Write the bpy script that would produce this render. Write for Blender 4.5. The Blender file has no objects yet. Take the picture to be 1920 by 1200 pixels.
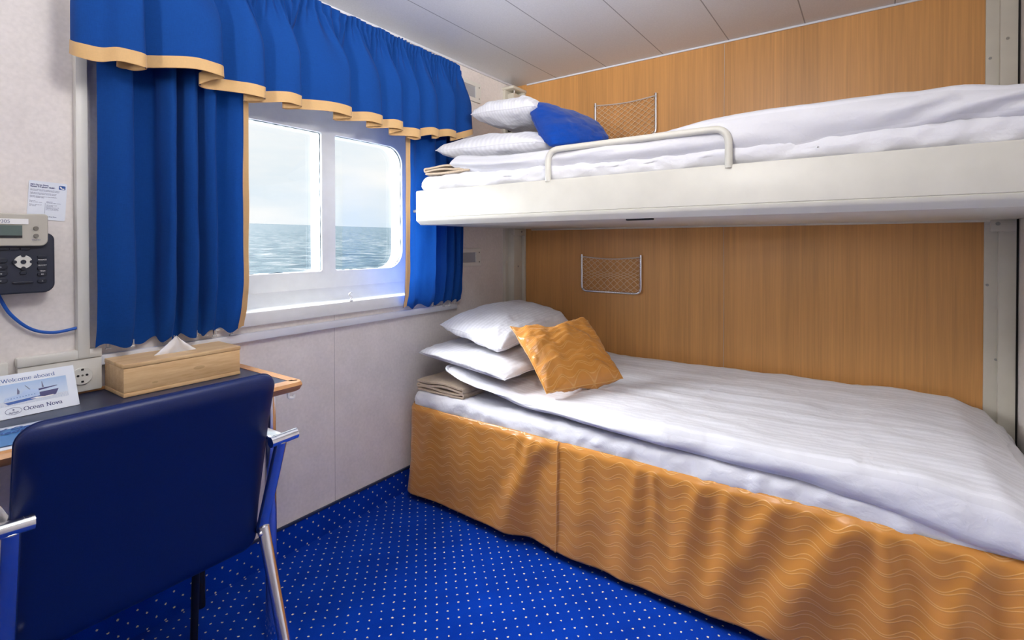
import bpy, bmesh, math, random
from mathutils import Vector, Matrix, noise
random.seed(7)
scene = bpy.context.scene
COL = scene.collection
V = Vector
PI = math.pi

# ------------------------------------------------------------------ camera
TH, PIT, ROL, FPX, SHY = 0.616053, -0.00984319, -0.001673, 950.75, -135.03
fw = V((math.cos(TH)*math.cos(PIT), math.sin(TH)*math.cos(PIT), math.sin(PIT)))
rt = V((math.sin(TH), -math.cos(TH), 0)); up = rt.cross(fw)
rt, up = math.cos(ROL)*rt + math.sin(ROL)*up, -math.sin(ROL)*rt + math.cos(ROL)*up
cam = bpy.data.cameras.new('camera'); cam_ob = bpy.data.objects.new('camera', cam); COL.objects.link(cam_ob)
cam.sensor_fit = 'HORIZONTAL'; cam.sensor_width = 36; cam.lens = 36*FPX/1920; cam.shift_y = SHY/1920
cam.clip_start = 0.02; cam.clip_end = 5000
m = Matrix((rt, up, -fw)).transposed().to_4x4(); m.translation = V((0, 0, 1.215)); cam_ob.matrix_world = m
scene.camera = cam_ob

# ------------------------------------------------------------------ view, sky, lights
vs = scene.view_settings
scene.display_settings.display_device = 'sRGB'
vs.view_transform = 'Standard'; vs.look = 'None'; vs.gamma = 1; vs.exposure = 0.32; vs.use_curve_mapping = False
world = bpy.data.worlds.new('sky'); scene.world = world; world.use_nodes = True
wn = world.node_tree.nodes; wl = world.node_tree.links; wn.clear()
wo = wn.new('ShaderNodeOutputWorld'); wb = wn.new('ShaderNodeBackground'); wl.new(wb.outputs[0], wo.inputs[0])
wt = wn.new('ShaderNodeTexCoord'); wm = wn.new('ShaderNodeMapping'); wm.inputs['Scale'].default_value = (1.2, 1.2, 5)
wx = wn.new('ShaderNodeTexNoise'); wx.inputs['Scale'].default_value = 2.3; wx.inputs['Detail'].default_value = 5
wr = wn.new('ShaderNodeValToRGB'); wl.new(wt.outputs['Generated'], wm.inputs[0]); wl.new(wm.outputs[0], wx.inputs['Vector']); wl.new(wx.outputs['Fac'], wr.inputs[0])
e = wr.color_ramp.elements; e[0].position = .36; e[0].color = (.56, .73, .87, 1); e[1].position = .62; e[1].color = (.97, .97, .95, 1)
wb.inputs['Strength'].default_value = 0.86
ws = wn.new('ShaderNodeSeparateXYZ'); wl.new(wt.outputs['Generated'], ws.inputs[0])
wr2 = wn.new('ShaderNodeValToRGB'); wl.new(ws.outputs['Z'], wr2.inputs[0])
e = wr2.color_ramp.elements; e[0].position = .02; e[0].color = (.80, .87, .93, 1); e[1].position = .40; e[1].color = (.85, .93, 1, 1)
k = e.new(.13); k.color = (1.0, .98, .93, 1)
wmx = wn.new('ShaderNodeMix'); wmx.data_type = 'RGBA'; wmx.inputs[0].default_value = .5
wl.new(wr.outputs[0], wmx.inputs[6]); wl.new(wr2.outputs[0], wmx.inputs[7]); wl.new(wmx.outputs[2], wb.inputs['Color'])

def light(name, kind, energy, color, loc, look, **kw):
    l = bpy.data.lights.new(name, kind); l.energy = energy; l.color = color
    for a, b in kw.items(): setattr(l, a, b)
    o = bpy.data.objects.new(name, l); COL.objects.link(o); o.location = loc
    o.rotation_euler = (V(look)-V(loc)).to_track_quat('-Z', 'Y').to_euler(); return o
# veiled sun behind thin cloud and an added low fill sun, both coming in through the window
light('sun', 'SUN', 21.0, (.95, .97, 1), (0.6, 6, 5.0), (1.9, 1.2, 0.9), angle=math.radians(60))
light('low_fill_sun', 'SUN', 13.0, (.93, .96, 1), (0, 6, 1.2), (2.6, 0, 0.2), angle=math.radians(75))
# added fill out of view: a ceiling point light and two wall uplights
light('ceiling_fill_light', 'POINT', 17, (1, .97, .93), (.55, .55, 2.02), (.45, .55, 0), shadow_soft_size=.14)
light('uplight_fill', 'AREA', 9, (1, .97, .94), (.45, -.36, 1.66), (1.25, .75, 2.21), shape='RECTANGLE', size=.5, size_y=.12, spread=math.radians(70))
light('uplight_fill', 'AREA', 12, (1, .97, .94), (-.99, .7, 1.66), (.0, .8, 2.21), shape='RECTANGLE', size=.12, size_y=.5, spread=math.radians(90))

# ------------------------------------------------------------------ materials
def srgb(r, g, b):
    f = lambda c: c/12.92 if c <= .04045 else ((c+.055)/1.055)**2.4
    return (f(r/255), f(g/255), f(b/255), 1)

class Mat:
    def __init__(s, name, col=(.8, .8, .8, 1), rough=.5, metal=0, **kw):
        s.m = bpy.data.materials.new(name); s.m.use_nodes = True
        s.n = s.m.node_tree.nodes; s.l = s.m.node_tree.links
        s.b = s.n['Principled BSDF']
        s.b.inputs['Base Color'].default_value = col; s.b.inputs['Roughness'].default_value = rough; s.b.inputs['Metallic'].default_value = metal
        for k_, v_ in kw.items(): s.b.inputs[k_.replace('_', ' ')].default_value = v_
        s._tc = None
    def node(s, t, **kw):
        n = s.n.new(t)
        for k_, v_ in kw.items(): setattr(n, k_, v_)
        return n
    def tc(s, w='Object'):
        if s._tc is None: s._tc = s.node('ShaderNodeTexCoord')
        return s._tc.outputs[w]
    def mapping(s, scale=(1, 1, 1), rot=(0, 0, 0), w='Object'):
        m_ = s.node('ShaderNodeMapping'); m_.inputs['Scale'].default_value = scale; m_.inputs['Rotation'].default_value = rot
        s.l.new(s.tc(w), m_.inputs[0]); return m_.outputs[0]
    def noise(s, vec, scale, detail=3, rough=.5, dist=0):
        n = s.node('ShaderNodeTexNoise'); s.l.new(vec, n.inputs['Vector']); n.inputs['Scale'].default_value = scale
        n.inputs['Detail'].default_value = detail; n.inputs['Roughness'].default_value = rough; n.inputs['Distortion'].default_value = dist
        return n.outputs['Fac']
    def math(s, op, a, b=None, c=None):
        n = s.node('ShaderNodeMath', operation=op)
        for i, x in enumerate((a, b, c)):
            if x is None: continue
            if isinstance(x, (int, float)): n.inputs[i].default_value = x
            else: s.l.new(x, n.inputs[i])
        return n.outputs[0]
    def ramp(s, fac, stops):
        r = s.node('ShaderNodeValToRGB'); s.l.new(fac, r.inputs[0]); e = r.color_ramp.elements
        e[0].position, e[0].color = stops[0]; e[1].position, e[1].color = stops[-1]
        for p, c in stops[1:-1]: q = e.new(p); q.color = c
        return r.outputs[0]
    def mix(s, fac, a, b):
        n = s.node('ShaderNodeMix', data_type='RGBA')
        for i, x in ((0, fac), (6, a), (7, b)):
            if isinstance(x, (int, float, tuple)): n.inputs[i].default_value = x
            else: s.l.new(x, n.inputs[i])
        return n.outputs[2]
    def color(s, out): s.l.new(out, s.b.inputs['Base Color']); return s
    def rough(s, out): s.l.new(out, s.b.inputs['Roughness']); return s
    def bump(s, h, strength=.3, dist=.002):
        n = s.node('ShaderNodeBump'); n.inputs['Strength'].default_value = strength; n.inputs['Distance'].default_value = dist
        s.l.new(h, n.inputs['Height']); s.l.new(n.outputs[0], s.b.inputs['Normal']); return s
    def xyz(s, vec):
        n = s.node('ShaderNodeSeparateXYZ'); s.l.new(vec, n.inputs[0]); return n.outputs

def mk_wall(name, base, seams=()):
    M_ = Mat(name, rough=.6)
    n1 = M_.noise(M_.tc(), 9, 4); n2 = M_.noise(M_.tc(), 90, 3)
    f = M_.math('ADD', M_.math('MULTIPLY', n1, .5), M_.math('MULTIPLY', n2, .5))
    lo = tuple(c*.90 for c in base[:3])+(1,); hi = tuple(min(1, c*1.07) for c in base[:3])+(1,)
    c = M_.ramp(f, [(.3, lo), (.7, hi)])
    if seams:
        x = M_.xyz(M_.tc())
        for ax, pos, w, col in seams:
            d = M_.math('ABSOLUTE', M_.math('SUBTRACT', x[ax], pos)); c = M_.mix(M_.math('LESS_THAN', d, w), c, col)
    M_.color(c); M_.bump(n2, .12, .001); return M_.m

def mk_plain(name, col, rough=.4, var=.05, scale=14, bump=0, **kw):
    M_ = Mat(name, rough=rough, **kw)
    n = M_.noise(M_.tc(), scale, 4)
    M_.color(M_.ramp(n, [(.3, tuple(c*(1-var) for c in col[:3])+(1,)), (.7, tuple(min(1, c*(1+var)) for c in col[:3])+(1,))]))
    if bump: M_.bump(n, bump, .002)
    return M_.m

def mk_wood(name, base, axis='Z', contrast=.2):
    M_ = Mat(name, rough=.42)
    sc = {'Z': (1, 1, .02), 'X': (.03, 1, 1)}[axis]
    v = M_.mapping(sc); v2 = M_.mapping(tuple(c if c != 1 else 1 for c in sc))
    a = M_.noise(v, 14, 3); b = M_.noise(v, 130, 2); c = M_.noise(v2, 420, 2)
    f = M_.math('ADD', M_.math('ADD', M_.math('MULTIPLY', a, .45), M_.math('MULTIPLY', b, .4)), M_.math('MULTIPLY', c, .15))
    k_ = contrast
    M_.color(M_.ramp(f, [(.3, tuple(x*(1-k_) for x in base[:3])+(1,)), (.5, base), (.72, tuple(min(1, x*(1+k_)) for x in base[:3])+(1,))]))
    return M_.m

def mk_fabric(name, col, rough=.85, sheen=.3, weave=700, transl=0, var=.12, wr=0):
    M_ = Mat(name, rough=rough); M_.b.inputs['Sheen Weight'].default_value = sheen
    M_.b.inputs['Specular IOR Level'].default_value = .2
    v = M_.mapping((1, 1, .12)); v2 = M_.mapping((.12, .12, 1))
    a = M_.noise(v, weave, 2); b = M_.noise(v2, weave, 2)
    f = M_.math('MULTIPLY', M_.math('ADD', a, b), .5)
    M_.color(M_.ramp(f, [(.35, tuple(x*(1-var) for x in col[:3])+(1,)), (.65, tuple(min(1, x*(1+var)) for x in col[:3])+(1,))]))
    M_.bump(f, .15, .001)
    if transl:
        t = M_.node('ShaderNodeBsdfTranslucent'); t.inputs[0].default_value = col
        mx = M_.node('ShaderNodeMixShader'); mx.inputs[0].default_value = transl
        M_.l.new(M_.b.outputs[0], mx.inputs[1]); M_.l.new(t.outputs[0], mx.inputs[2])
        M_.l.new(mx.outputs[0], M_.n['Material Output'].inputs['Surface'])
    return M_.m

def mk_linen(name, col, stripe=.026, amp=.085):
    M_ = Mat(name, rough=.7); M_.b.inputs['Sheen Weight'].default_value = .25; M_.b.inputs['Specular IOR Level'].default_value = .3
    u = M_.xyz(M_.tc('UV'))[0]
    s_ = M_.math('SINE', M_.math('MULTIPLY', u, 2*PI/stripe))
    st = M_.math('GREATER_THAN', s_, 0.0)
    n = M_.noise(M_.tc(), 34, 3, .55, .6); n2 = M_.noise(M_.tc(), 9, 3, .5, 1.0)
    c = M_.mix(st, col, tuple(x*(1-amp) for x in col[:3])+(1,)); M_.color(c)
    M_.rough(M_.math('ADD', M_.math('MULTIPLY', st, -.22), .75))
    h = M_.math('ADD', M_.math('MULTIPLY', n, .5), n2)
    M_.bump(h, .36, .012); return M_.m

def mk_satin(name):
    M_ = Mat(name, rough=.27); M_.b.inputs['Sheen Weight'].default_value = .2; M_.b.inputs['Specular IOR Level'].default_value = .55
    x = M_.xyz(M_.tc('UV')); u, v = x[0], x[1]
    rows = []
    for amp, off in ((.0105, 0.0), (.0140, .009)):
        ph = M_.math('SINE', M_.math('MULTIPLY', u, 2*PI/.115))
        w = M_.math('ADD', v, M_.math('ADD', M_.math('MULTIPLY', ph, amp), off))
        fr = M_.math('FRACT', M_.math('DIVIDE', w, .039))
        d = M_.math('ABSOLUTE', M_.math('SUBTRACT', fr, .5))
        rows.append(M_.math('SMOOTH_MIN', M_.math('MULTIPLY', M_.math('SUBTRACT', .5, d), 17), 1, .3))
    ln = M_.math('SUBTRACT', 1, M_.math('MINIMUM', rows[0], rows[1]))
    base = srgb(208, 140, 58); hi = srgb(228, 174, 100)
    n = M_.noise(M_.tc(), 500, 2)
    c = M_.mix(ln, base, hi); c = M_.mix(M_.math('MULTIPLY', n, .25), c, srgb(188, 118, 46)); M_.color(c)
    M_.bump(ln, .35, .0015); return M_.m

def mk_carpet(name):
    M_ = Mat(name, rough=1); M_.b.inputs['Specular IOR Level'].default_value = .03; M_.b.inputs['Sheen Weight'].default_value = .04
    uv = M_.xyz(M_.tc('UV')); S = 1/.0505
    P_ = M_.math('MULTIPLY', M_.math('ADD', uv[0], uv[1]), S); Q_ = M_.math('MULTIPLY', M_.math('SUBTRACT', uv[0], uv[1]), S)
    cmb = M_.node('ShaderNodeCombineXYZ'); M_.l.new(P_, cmb.inputs[0]); M_.l.new(Q_, cmb.inputs[1])
    wob = M_.node('ShaderNodeTexNoise'); M_.l.new(M_.tc('UV'), wob.inputs['Vector']); wob.inputs['Scale'].default_value = 190
    va = M_.node('ShaderNodeVectorMath', operation='MULTIPLY_ADD'); M_.l.new(wob.outputs['Color'], va.inputs[0]); va.inputs[1].default_value = (.2, .2, 0); M_.l.new(cmb.outputs[0], va.inputs[2])
    vo = M_.node('ShaderNodeTexVoronoi', voronoi_dimensions='2D'); vo.inputs['Scale'].default_value = 1; vo.inputs['Randomness'].default_value = .06
    M_.l.new(va.outputs[0], vo.inputs['Vector'])
    dot = M_.math('LESS_THAN', vo.outputs['Distance'], .088)
    n = M_.noise(M_.tc('UV'), 600, 2); n2 = M_.noise(M_.tc('UV'), 7, 3)
    f = M_.math('ADD', M_.math('MULTIPLY', n, .7), M_.math('MULTIPLY', n2, .3))
    c = M_.ramp(f, [(.3, srgb(0, 40, 138)), (.7, srgb(3, 70, 196))])
    M_.color(M_.mix(dot, c, srgb(236, 226, 196))); M_.bump(n, .5, .003); return M_.m

def mk_ceiling():
    M_ = Mat('ceiling_panels', rough=.45)
    y = M_.xyz(M_.tc())[1]
    fr = M_.math('FRACT', M_.math('DIVIDE', M_.math('SUBTRACT', y, 1.553-.326*20), .326))
    d = M_.math('MINIMUM', fr, M_.math('SUBTRACT', 1, fr))
    n = M_.noise(M_.tc(), 160, 2)
    c = M_.ramp(n, [(.3, srgb(216, 218, 222)), (.7, srgb(224, 226, 230))])
    M_.color(M_.mix(M_.math('LESS_THAN', d, .0075), c, srgb(150, 152, 158)))
    M_.bump(M_.math('LESS_THAN', d, .0085), -.4, .002); return M_.m

def mk_glass():
    M_ = Mat('window_glass'); nt = M_.n; nt.remove(M_.b)
    t = nt.new('ShaderNodeBsdfTransparent'); g = nt.new('ShaderNodeBsdfGlossy'); g.inputs['Roughness'].default_value = .02
    d = nt.new('ShaderNodeBsdfDiffuse'); d.inputs[0].default_value = (.9, .92, .93, 1)
    m1 = nt.new('ShaderNodeMixShader'); m1.inputs[0].default_value = .04; M_.l.new(t.outputs[0], m1.inputs[1]); M_.l.new(g.outputs[0], m1.inputs[2])
    m2 = nt.new('ShaderNodeMixShader'); M_.l.new(m1.outputs[0], m2.inputs[1]); M_.l.new(d.outputs[0], m2.inputs[2])
    n = M_.noise(M_.mapping((3, 1, 1.2)), 5, 5, .6); f = M_.math('MULTIPLY', M_.math('SUBTRACT', n, .35), .012); M_.l.new(f, m2.inputs[0])
    M_.l.new(m2.outputs[0], nt['Material Output'].inputs['Surface']); return M_.m

def mk_sea():
    # open water under the bright sky; pale unseen strip by the hull added to bounce light upward
    M_ = Mat('sea_water', rough=.5, Specular_IOR_Level=.05)
    a = M_.noise(M_.mapping((.20, .26, 1), (0, 0, .5)), 1.0, 8, .72, .5)
    c = M_.ramp(a, [(.39, (.008, .024, .037, 1)), (.47, (.022, .046, .059, 1)), (.54, (.045, .068, .078, 1)), (.61, (.13, .137, .139, 1))])
    y = M_.xyz(M_.tc())[1]; f = M_.noise(M_.mapping((.5, .5, 1)), 1, 5, .6)
    bounce = M_.math('MULTIPLY', M_.math('SUBTRACT', 1, M_.math('MINIMUM', 1, M_.math('MAXIMUM', 0, M_.math('DIVIDE', M_.math('SUBTRACT', y, 16), 12)))), M_.math('ADD', .45, M_.math('MULTIPLY', f, .5)))
    M_.color(M_.mix(bounce, c, (.34, .38, .40, 1))); M_.bump(a, .5, 1.2); return M_.m

def mk_bamboo():
    M_ = Mat('bamboo', rough=.42)
    v = M_.mapping((.12, 1, 1)); a = M_.noise(v, 60, 3); b = M_.noise(v, 220, 2)
    f = M_.math('ADD', M_.math('MULTIPLY', a, .6), M_.math('MULTIPLY', b, .4))
    c = M_.ramp(f, [(.3, srgb(216, 172, 122)), (.7, srgb(240, 206, 158))])
    x = M_.xyz(M_.tc()); vo = M_.node('ShaderNodeTexVoronoi'); M_.l.new(M_.mapping((9, 3, 26)), vo.inputs['Vector']); vo.inputs['Scale'].default_value = 1
    c = M_.mix(M_.math('MULTIPLY', M_.math('LESS_THAN', vo.outputs['Distance'], .2), .3), c, srgb(160, 108, 62)); M_.color(c)
    return M_.m

def mk_picture():
    M_ = Mat('printed_photo', rough=.4); z = M_.xyz(M_.tc('UV'))[1]
    n = M_.noise(M_.mapping((60, 260, 1), w='UV'), 1, 4)
    sky = M_.ramp(z, [(0, srgb(214, 224, 240)), (.3, srgb(196, 212, 236)), (1, srgb(150, 180, 222))])
    sea = M_.ramp(n, [(.35, srgb(150, 170, 205)), (.6, srgb(226, 230, 240))])
    M_.color(M_.mix(M_.math('LESS_THAN', z, .22), sky, sea)); return M_.m

WALL = srgb(235, 228, 225)
MAT = dict(
    wall=mk_wall('wall_covering', WALL, [(0, 1.318, .0012, srgb(190, 182, 182))]),
    wallplain=mk_wall('wall_plain', srgb(216, 210, 206)),
    woodwall=mk_wood('wood_veneer', srgb(206, 150, 88), 'Z', .22),
    carpet=mk_carpet('dotted_carpet'), ceiling=mk_ceiling(),
    cream=mk_plain('cream_enamel', srgb(211, 208, 198), .38, .03), creamdk=mk_plain('cream_steel', srgb(206, 201, 188), .42, .03),
    paint=mk_plain('white_window_paint', srgb(238, 240, 240), .4, .03, 20, .08), plastic=mk_plain('white_plastic', srgb(228, 226, 220), .35, .02),
    rail=mk_plain('rail_white', srgb(224, 226, 234), .35, .02), grey=mk_plain('grey_panel', srgb(172, 174, 180), .5, .03),
    dark=mk_plain('dark_gap', srgb(28, 24, 22), .7, .1), black=mk_plain('black_steel', srgb(16, 18, 24), .5, .1),
    gasket=mk_plain('weathered_sealant', srgb(70, 84, 92), .8, .5, 60, .4),
    glass=mk_glass(), sea=mk_sea(), screw=Mat('screw_steel', (.35, .35, .33, 1), .35, 1).m,
    chrome=Mat('chrome', (.80, .80, .82, 1), .17, 1).m, alu=Mat('satin_aluminium', (.80, .80, .82, 1), .3, 1).m,
    curtain=mk_fabric('blue_curtain', srgb(18, 72, 150), .9, .04, 650, .2), ribbon=mk_fabric('gold_ribbon', srgb(226, 184, 128), .5, .3, 900, .2, .05),
    linen=mk_linen('white_linen', srgb(229, 229, 235)), linenplain=mk_linen('white_sheet', srgb(229, 229, 235), .02, .0),
    satin=mk_satin('orange_satin'), blue=mk_fabric('blue_cushion_cloth', srgb(4, 62, 152), .95, .15, 260),
    blanket=mk_fabric('beige_blanket', srgb(198, 178, 154), .95, .3, 420, 0, .16),
    leather=mk_plain('blue_leatherette', srgb(0, 28, 88), .42, .12, 420, .12),
    laminate=mk_plain('blue_laminate', srgb(30, 46, 80), .36, .12, 300, Specular_IOR_Level=.7), edge=mk_wood('desk_edge_wood', srgb(212, 156, 104), 'X', .15),
    bamboo=mk_bamboo(), tissue=mk_plain('tissue_paper', srgb(240, 240, 244), .9, .02), paper=mk_plain('card_paper', srgb(232, 238, 250), .5, .01),
    picture=mk_picture(), ink=mk_plain('navy_ink', srgb(44, 56, 120), .6, .02), inkblue=mk_plain('blue_ink', srgb(34, 84, 160), .5, .02),
    inklight=mk_plain('pale_blue_ink', srgb(176, 200, 238), .5, .03), inkgrey=mk_plain('grey_ink', srgb(116, 118, 150), .6, .02),
    hullnavy=mk_plain('navy_hull_ink', srgb(52, 50, 112), .5, .05), hullblue=mk_plain('blue_hull_ink', srgb(30, 84, 170), .5, .05),
    phone=mk_plain('phone_black', srgb(34, 40, 58), .45, .08, 300), bezel=mk_plain('phone_silver', srgb(186, 182, 172), .4, .03),
    lcd=mk_plain('lcd_grey', srgb(92, 108, 104), .2, .05), keyt=mk_plain('key_black', srgb(26, 31, 46), .4, .05), keyring=mk_plain('nav_ring_silver', srgb(214, 214, 208), .35, .02),
    keygrey=mk_plain('button_grey', srgb(120, 116, 108), .4, .03), white=mk_plain('white_print', srgb(240, 240, 240), .5, .01),
    cable=mk_plain('blue_cable', srgb(22, 92, 190), .45, .04), bluecover=mk_plain('blue_cover_print', srgb(70, 142, 212), .3, .15, 6),
    clear=Mat('clear_plastic', (.85, .87, .9, 1), .2, 0, Transmission_Weight=.35).m, net=mk_plain('net_cord', srgb(222, 190, 152), .7, .05),
    elastic=mk_plain('net_elastic', srgb(200, 186, 176), .7, .03), bedbase=mk_plain('bed_base_dark', srgb(44, 40, 40), .8, .1),
)
lamp_m = Mat('fill_lamp_diffuser', (.9, .9, .88, 1), .4); lamp_m.b.inputs['Emission Color'].default_value = (1, .95, .88, 1); lamp_m.b.inputs['Emission Strength'].default_value = 1.5  # glowing material meant for the added fill lamps
MAT['lamp'] = lamp_m.m

# ------------------------------------------------------------------ object helpers
def link(name, me, mat, parent=None, smooth=True):
    o = bpy.data.objects.new(name, me); COL.objects.link(o)
    if mat is not None and not me.materials: me.materials.append(MAT[mat])
    if smooth:
        for p in me.polygons: p.use_smooth = True
    if parent is not None:
        o.parent = parent; o.matrix_parent_inverse = world_of(parent).inverted()
    return o
def world_of(o):
    m_ = Matrix.LocRotScale(o.location, o.rotation_euler, o.scale)
    return m_ if o.parent is None else world_of(o.parent) @ o.matrix_parent_inverse @ m_
def obj(name, bm, mat, parent=None, smooth=True):
    me = bpy.data.meshes.new(name); bmesh.ops.recalc_face_normals(bm, faces=bm.faces[:])
    bm.to_mesh(me); bm.free()
    o = link(name, me, mat, parent, smooth)
    if smooth: me.set_sharp_from_angle(angle=math.radians(42))
    return o
def tag(o, label, cat, group=None, kind=None):
    o['label'] = label; o['category'] = cat
    if group: o['group'] = group
    if kind: o['kind'] = kind
    return o
def thing(name, label, cat, loc=(0, 0, 0), group=None):
    o = bpy.data.objects.new(name, None); COL.objects.link(o); o.location = loc; o.empty_display_size = .05
    return tag(o, label, cat, group)
def struct(o, label=None, cat=None):
    o['kind'] = 'structure'
    if label: o['label'] = label
    if cat: o['category'] = cat
    return o
def NB(): return bmesh.new()
def box(bm, x0, x1, y0, y1, z0, z1, bev=0, seg=2, M_=None):
    r = bmesh.ops.create_cube(bm, size=1); vs_ = r['verts']
    for v in vs_: v.co = V((x0 if v.co.x < 0 else x1, y0 if v.co.y < 0 else y1, z0 if v.co.z < 0 else z1))
    if bev:
        ed = list({e_ for v in vs_ for e_ in v.link_edges}); r = bmesh.ops.bevel(bm, geom=ed, offset=bev, segments=seg, affect='EDGES', profile=.5)
        vs_ = list({v for f in r['faces'] for v in f.verts} | {v for v in vs_ if v.is_valid})
    if M_ is not None:
        for v in vs_: v.co = M_ @ v.co
    return vs_
def cyl(bm, a, b, r, seg=16, r2=None, cap=True):
    a, b = V(a), V(b); d = b-a; q = d.to_track_quat('Z', 'Y').to_matrix().to_4x4(); q.translation = (a+b)/2
    bmesh.ops.create_cone(bm, cap_ends=cap, segments=seg, radius1=r, radius2=r if r2 is None else r2, depth=d.length, matrix=q)
def tube(bm, pts, r, seg=10, closed=False, flat=1.0, upv=V((0, 0, 1)), caps=True):
    pts = [V(p) for p in pts]; n = len(pts); rings = []; prev = None
    for i, p in enumerate(pts):
        t = (pts[(i+1) % n]-pts[i-1]) if closed else (pts[min(i+1, n-1)]-pts[max(i-1, 0)])
        t.normalize()
        if prev is None:
            a = upv if abs(t.dot(upv)) < .95 else V((1, 0, 0)); x = t.cross(a).normalized()
        else: x = (prev-t*prev.dot(t)).normalized()
        prev = x; y = t.cross(x)
        rr = r[i] if isinstance(r, (list, tuple)) else r
        rings.append([bm.verts.new(p+x*math.cos(2*PI*k_/seg)*rr*flat+y*math.sin(2*PI*k_/seg)*rr) for k_ in range(seg)])
    for i in range(n if closed else n-1):
        A, B = rings[i], rings[(i+1) % n]
        for k_ in range(seg): bm.faces.new((A[k_], A[(k_+1) % seg], B[(k_+1) % seg], B[k_]))
    if not closed and caps: bm.faces.new(rings[0][::-1]); bm.faces.new(rings[-1])
def catmull(pts, n):
    pts = [V(p) for p in pts]; out = []; N = len(pts)-1
    for k_ in range(n+1):
        t = k_/n*N; i = min(int(t), N-1); t -= i
        p0, p1, p2, p3 = pts[max(i-1, 0)], pts[i], pts[i+1], pts[min(i+2, N)]
        out.append(.5*((2*p1)+(p2-p0)*t+(2*p0-5*p1+4*p2-p3)*t*t+(3*p1-p0-3*p2+p3)*t**3))
    return out
def fillet(pts, r, n=6):
    pts = [V(p) for p in pts]; out = [pts[0]]
    for i in range(1, len(pts)-1):
        p, a, b = pts[i], pts[i-1]-pts[i], pts[i+1]-pts[i]; rr = min(r, a.length*.49, b.length*.49); A = p+a.normalized()*rr; B = p+b.normalized()*rr
        for k_ in range(n+1): t = k_/n; out.append((1-t)**2*A+2*t*(1-t)*p+t*t*B)
    out.append(pts[-1]); return out
def grid(name, f, nu, nv, mat, parent=None, uv=None, thick=0, smooth=True):
    """surface f(u,v), u,v in 0..1; uv(u,v) gives metres"""
    bm = NB()
    ul = bm.loops.layers.uv.new('UVMap')
    G = [[bm.verts.new(f(i/nu, j/nv)) for j in range(nv+1)] for i in range(nu+1)]
    for i in range(nu):
        for j in range(nv):
            fc = bm.faces.new((G[i][j], G[i+1][j], G[i+1][j+1], G[i][j+1]))
            for lp, (a, b) in zip(fc.loops, ((i, j), (i+1, j), (i+1, j+1), (i, j+1))):
                lp[ul].uv = uv(a/nu, b/nv) if uv else (a/nu, b/nv)
    me = bpy.data.meshes.new(name); bm.to_mesh(me); bm.free()
    o = link(name, me, mat, parent, smooth)
    if thick:
        sm = o.modifiers.new('thick', 'SOLIDIFY'); sm.thickness = thick; sm.offset = 0
    return o
def slab(name, lo, hi, r, res, mat, parent=None, deform=None, M_=None, uvax=None):
    """rounded box from lo to hi, radius r, sampled about every res metres"""
    lo, hi = V(lo), V(hi); bm = NB(); ul = bm.loops.layers.uv.new('UVMap'); cache = {}
    rv = V((r, r, r)) if isinstance(r, (int, float)) else V(r)
    def samp(a, b, rr):
        n = max(2, int((b-a-2*rr)/res)); s_ = [a+rr+(b-a-2*rr)*i/n for i in range(n+1)]
        k_ = 4; L = [a+rr-rr*math.tan(PI/4*(1-i/k_)) for i in range(k_)]
        H = [b-rr+rr*math.tan(PI/4*(i+1)/k_) for i in range(k_)]
        return L+s_+H
    S = [samp(lo[i], hi[i], rv[i]) for i in range(3)]
    def put(P):
        key = (round(P[0], 6), round(P[1], 6), round(P[2], 6))
        if key not in cache:
            c = V([min(max(P[i], lo[i]+rv[i]), hi[i]-rv[i]) for i in range(3)])
            d = V([(P[i]-c[i])/rv[i] for i in range(3)])
            if d.length > 1e-6: d.normalize()
            q = V([c[i]+d[i]*rv[i] for i in range(3)])
            raw = q.copy()
            if deform: q = deform(q)
            if M_ is not None: q = M_ @ q
            v = bm.verts.new(q); cache[key] = (v, raw)
        return cache[key]
    for ax in range(3):
        a, b = (ax+1) % 3, (ax+2) % 3
        for side in (0, 1):
            w = lo[ax] if side == 0 else hi[ax]
            for i in range(len(S[a])-1):
                for j in range(len(S[b])-1):
                    q = []
                    for (ii, jj) in ((i, j), (i+1, j), (i+1, j+1), (i, j+1)):
                        P = [0, 0, 0]; P[ax] = w; P[a] = S[a][ii]; P[b] = S[b][jj]; q.append(put(P))
                    if side == 0: q = q[::-1]
                    vv = [x[0] for x in q]
                    if len(set(vv)) < 3: continue
                    try: fc = bm.faces.new(vv)
                    except ValueError: continue
                    for lp, x in zip(fc.loops, q):
                        R = x[1]
                        lp[ul].uv = (R[a], R[b]) if uvax is None else uvax(R)
    me = bpy.data.meshes.new(name); bm.normal_update(); bm.to_mesh(me); bm.free()
    return link(name, me, mat, parent, True)
def rrect(x0, x1, z0, z1, r, n=6):
    rs = r if isinstance(r, (tuple, list)) else (r,)*4; out = []
    for (cx, cz, a0, rr) in ((x1-rs[0], z1-rs[0], 0, rs[0]), (x0+rs[1], z1-rs[1], 90, rs[1]), (x0+rs[2], z0+rs[2], 180, rs[2]), (x1-rs[3], z0+rs[3], 270, rs[3])):
        if rr <= 1e-6: out.append((cx, cz)); continue
        for k_ in range(n+1): t = math.radians(a0+90*k_/n); out.append((cx+rr*math.cos(t), cz+rr*math.sin(t)))
    return out
def circle(cx, cz, r, n=28): return [(cx+r*math.cos(2*PI*i/n), cz+r*math.sin(2*PI*i/n)) for i in range(n)]
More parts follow.
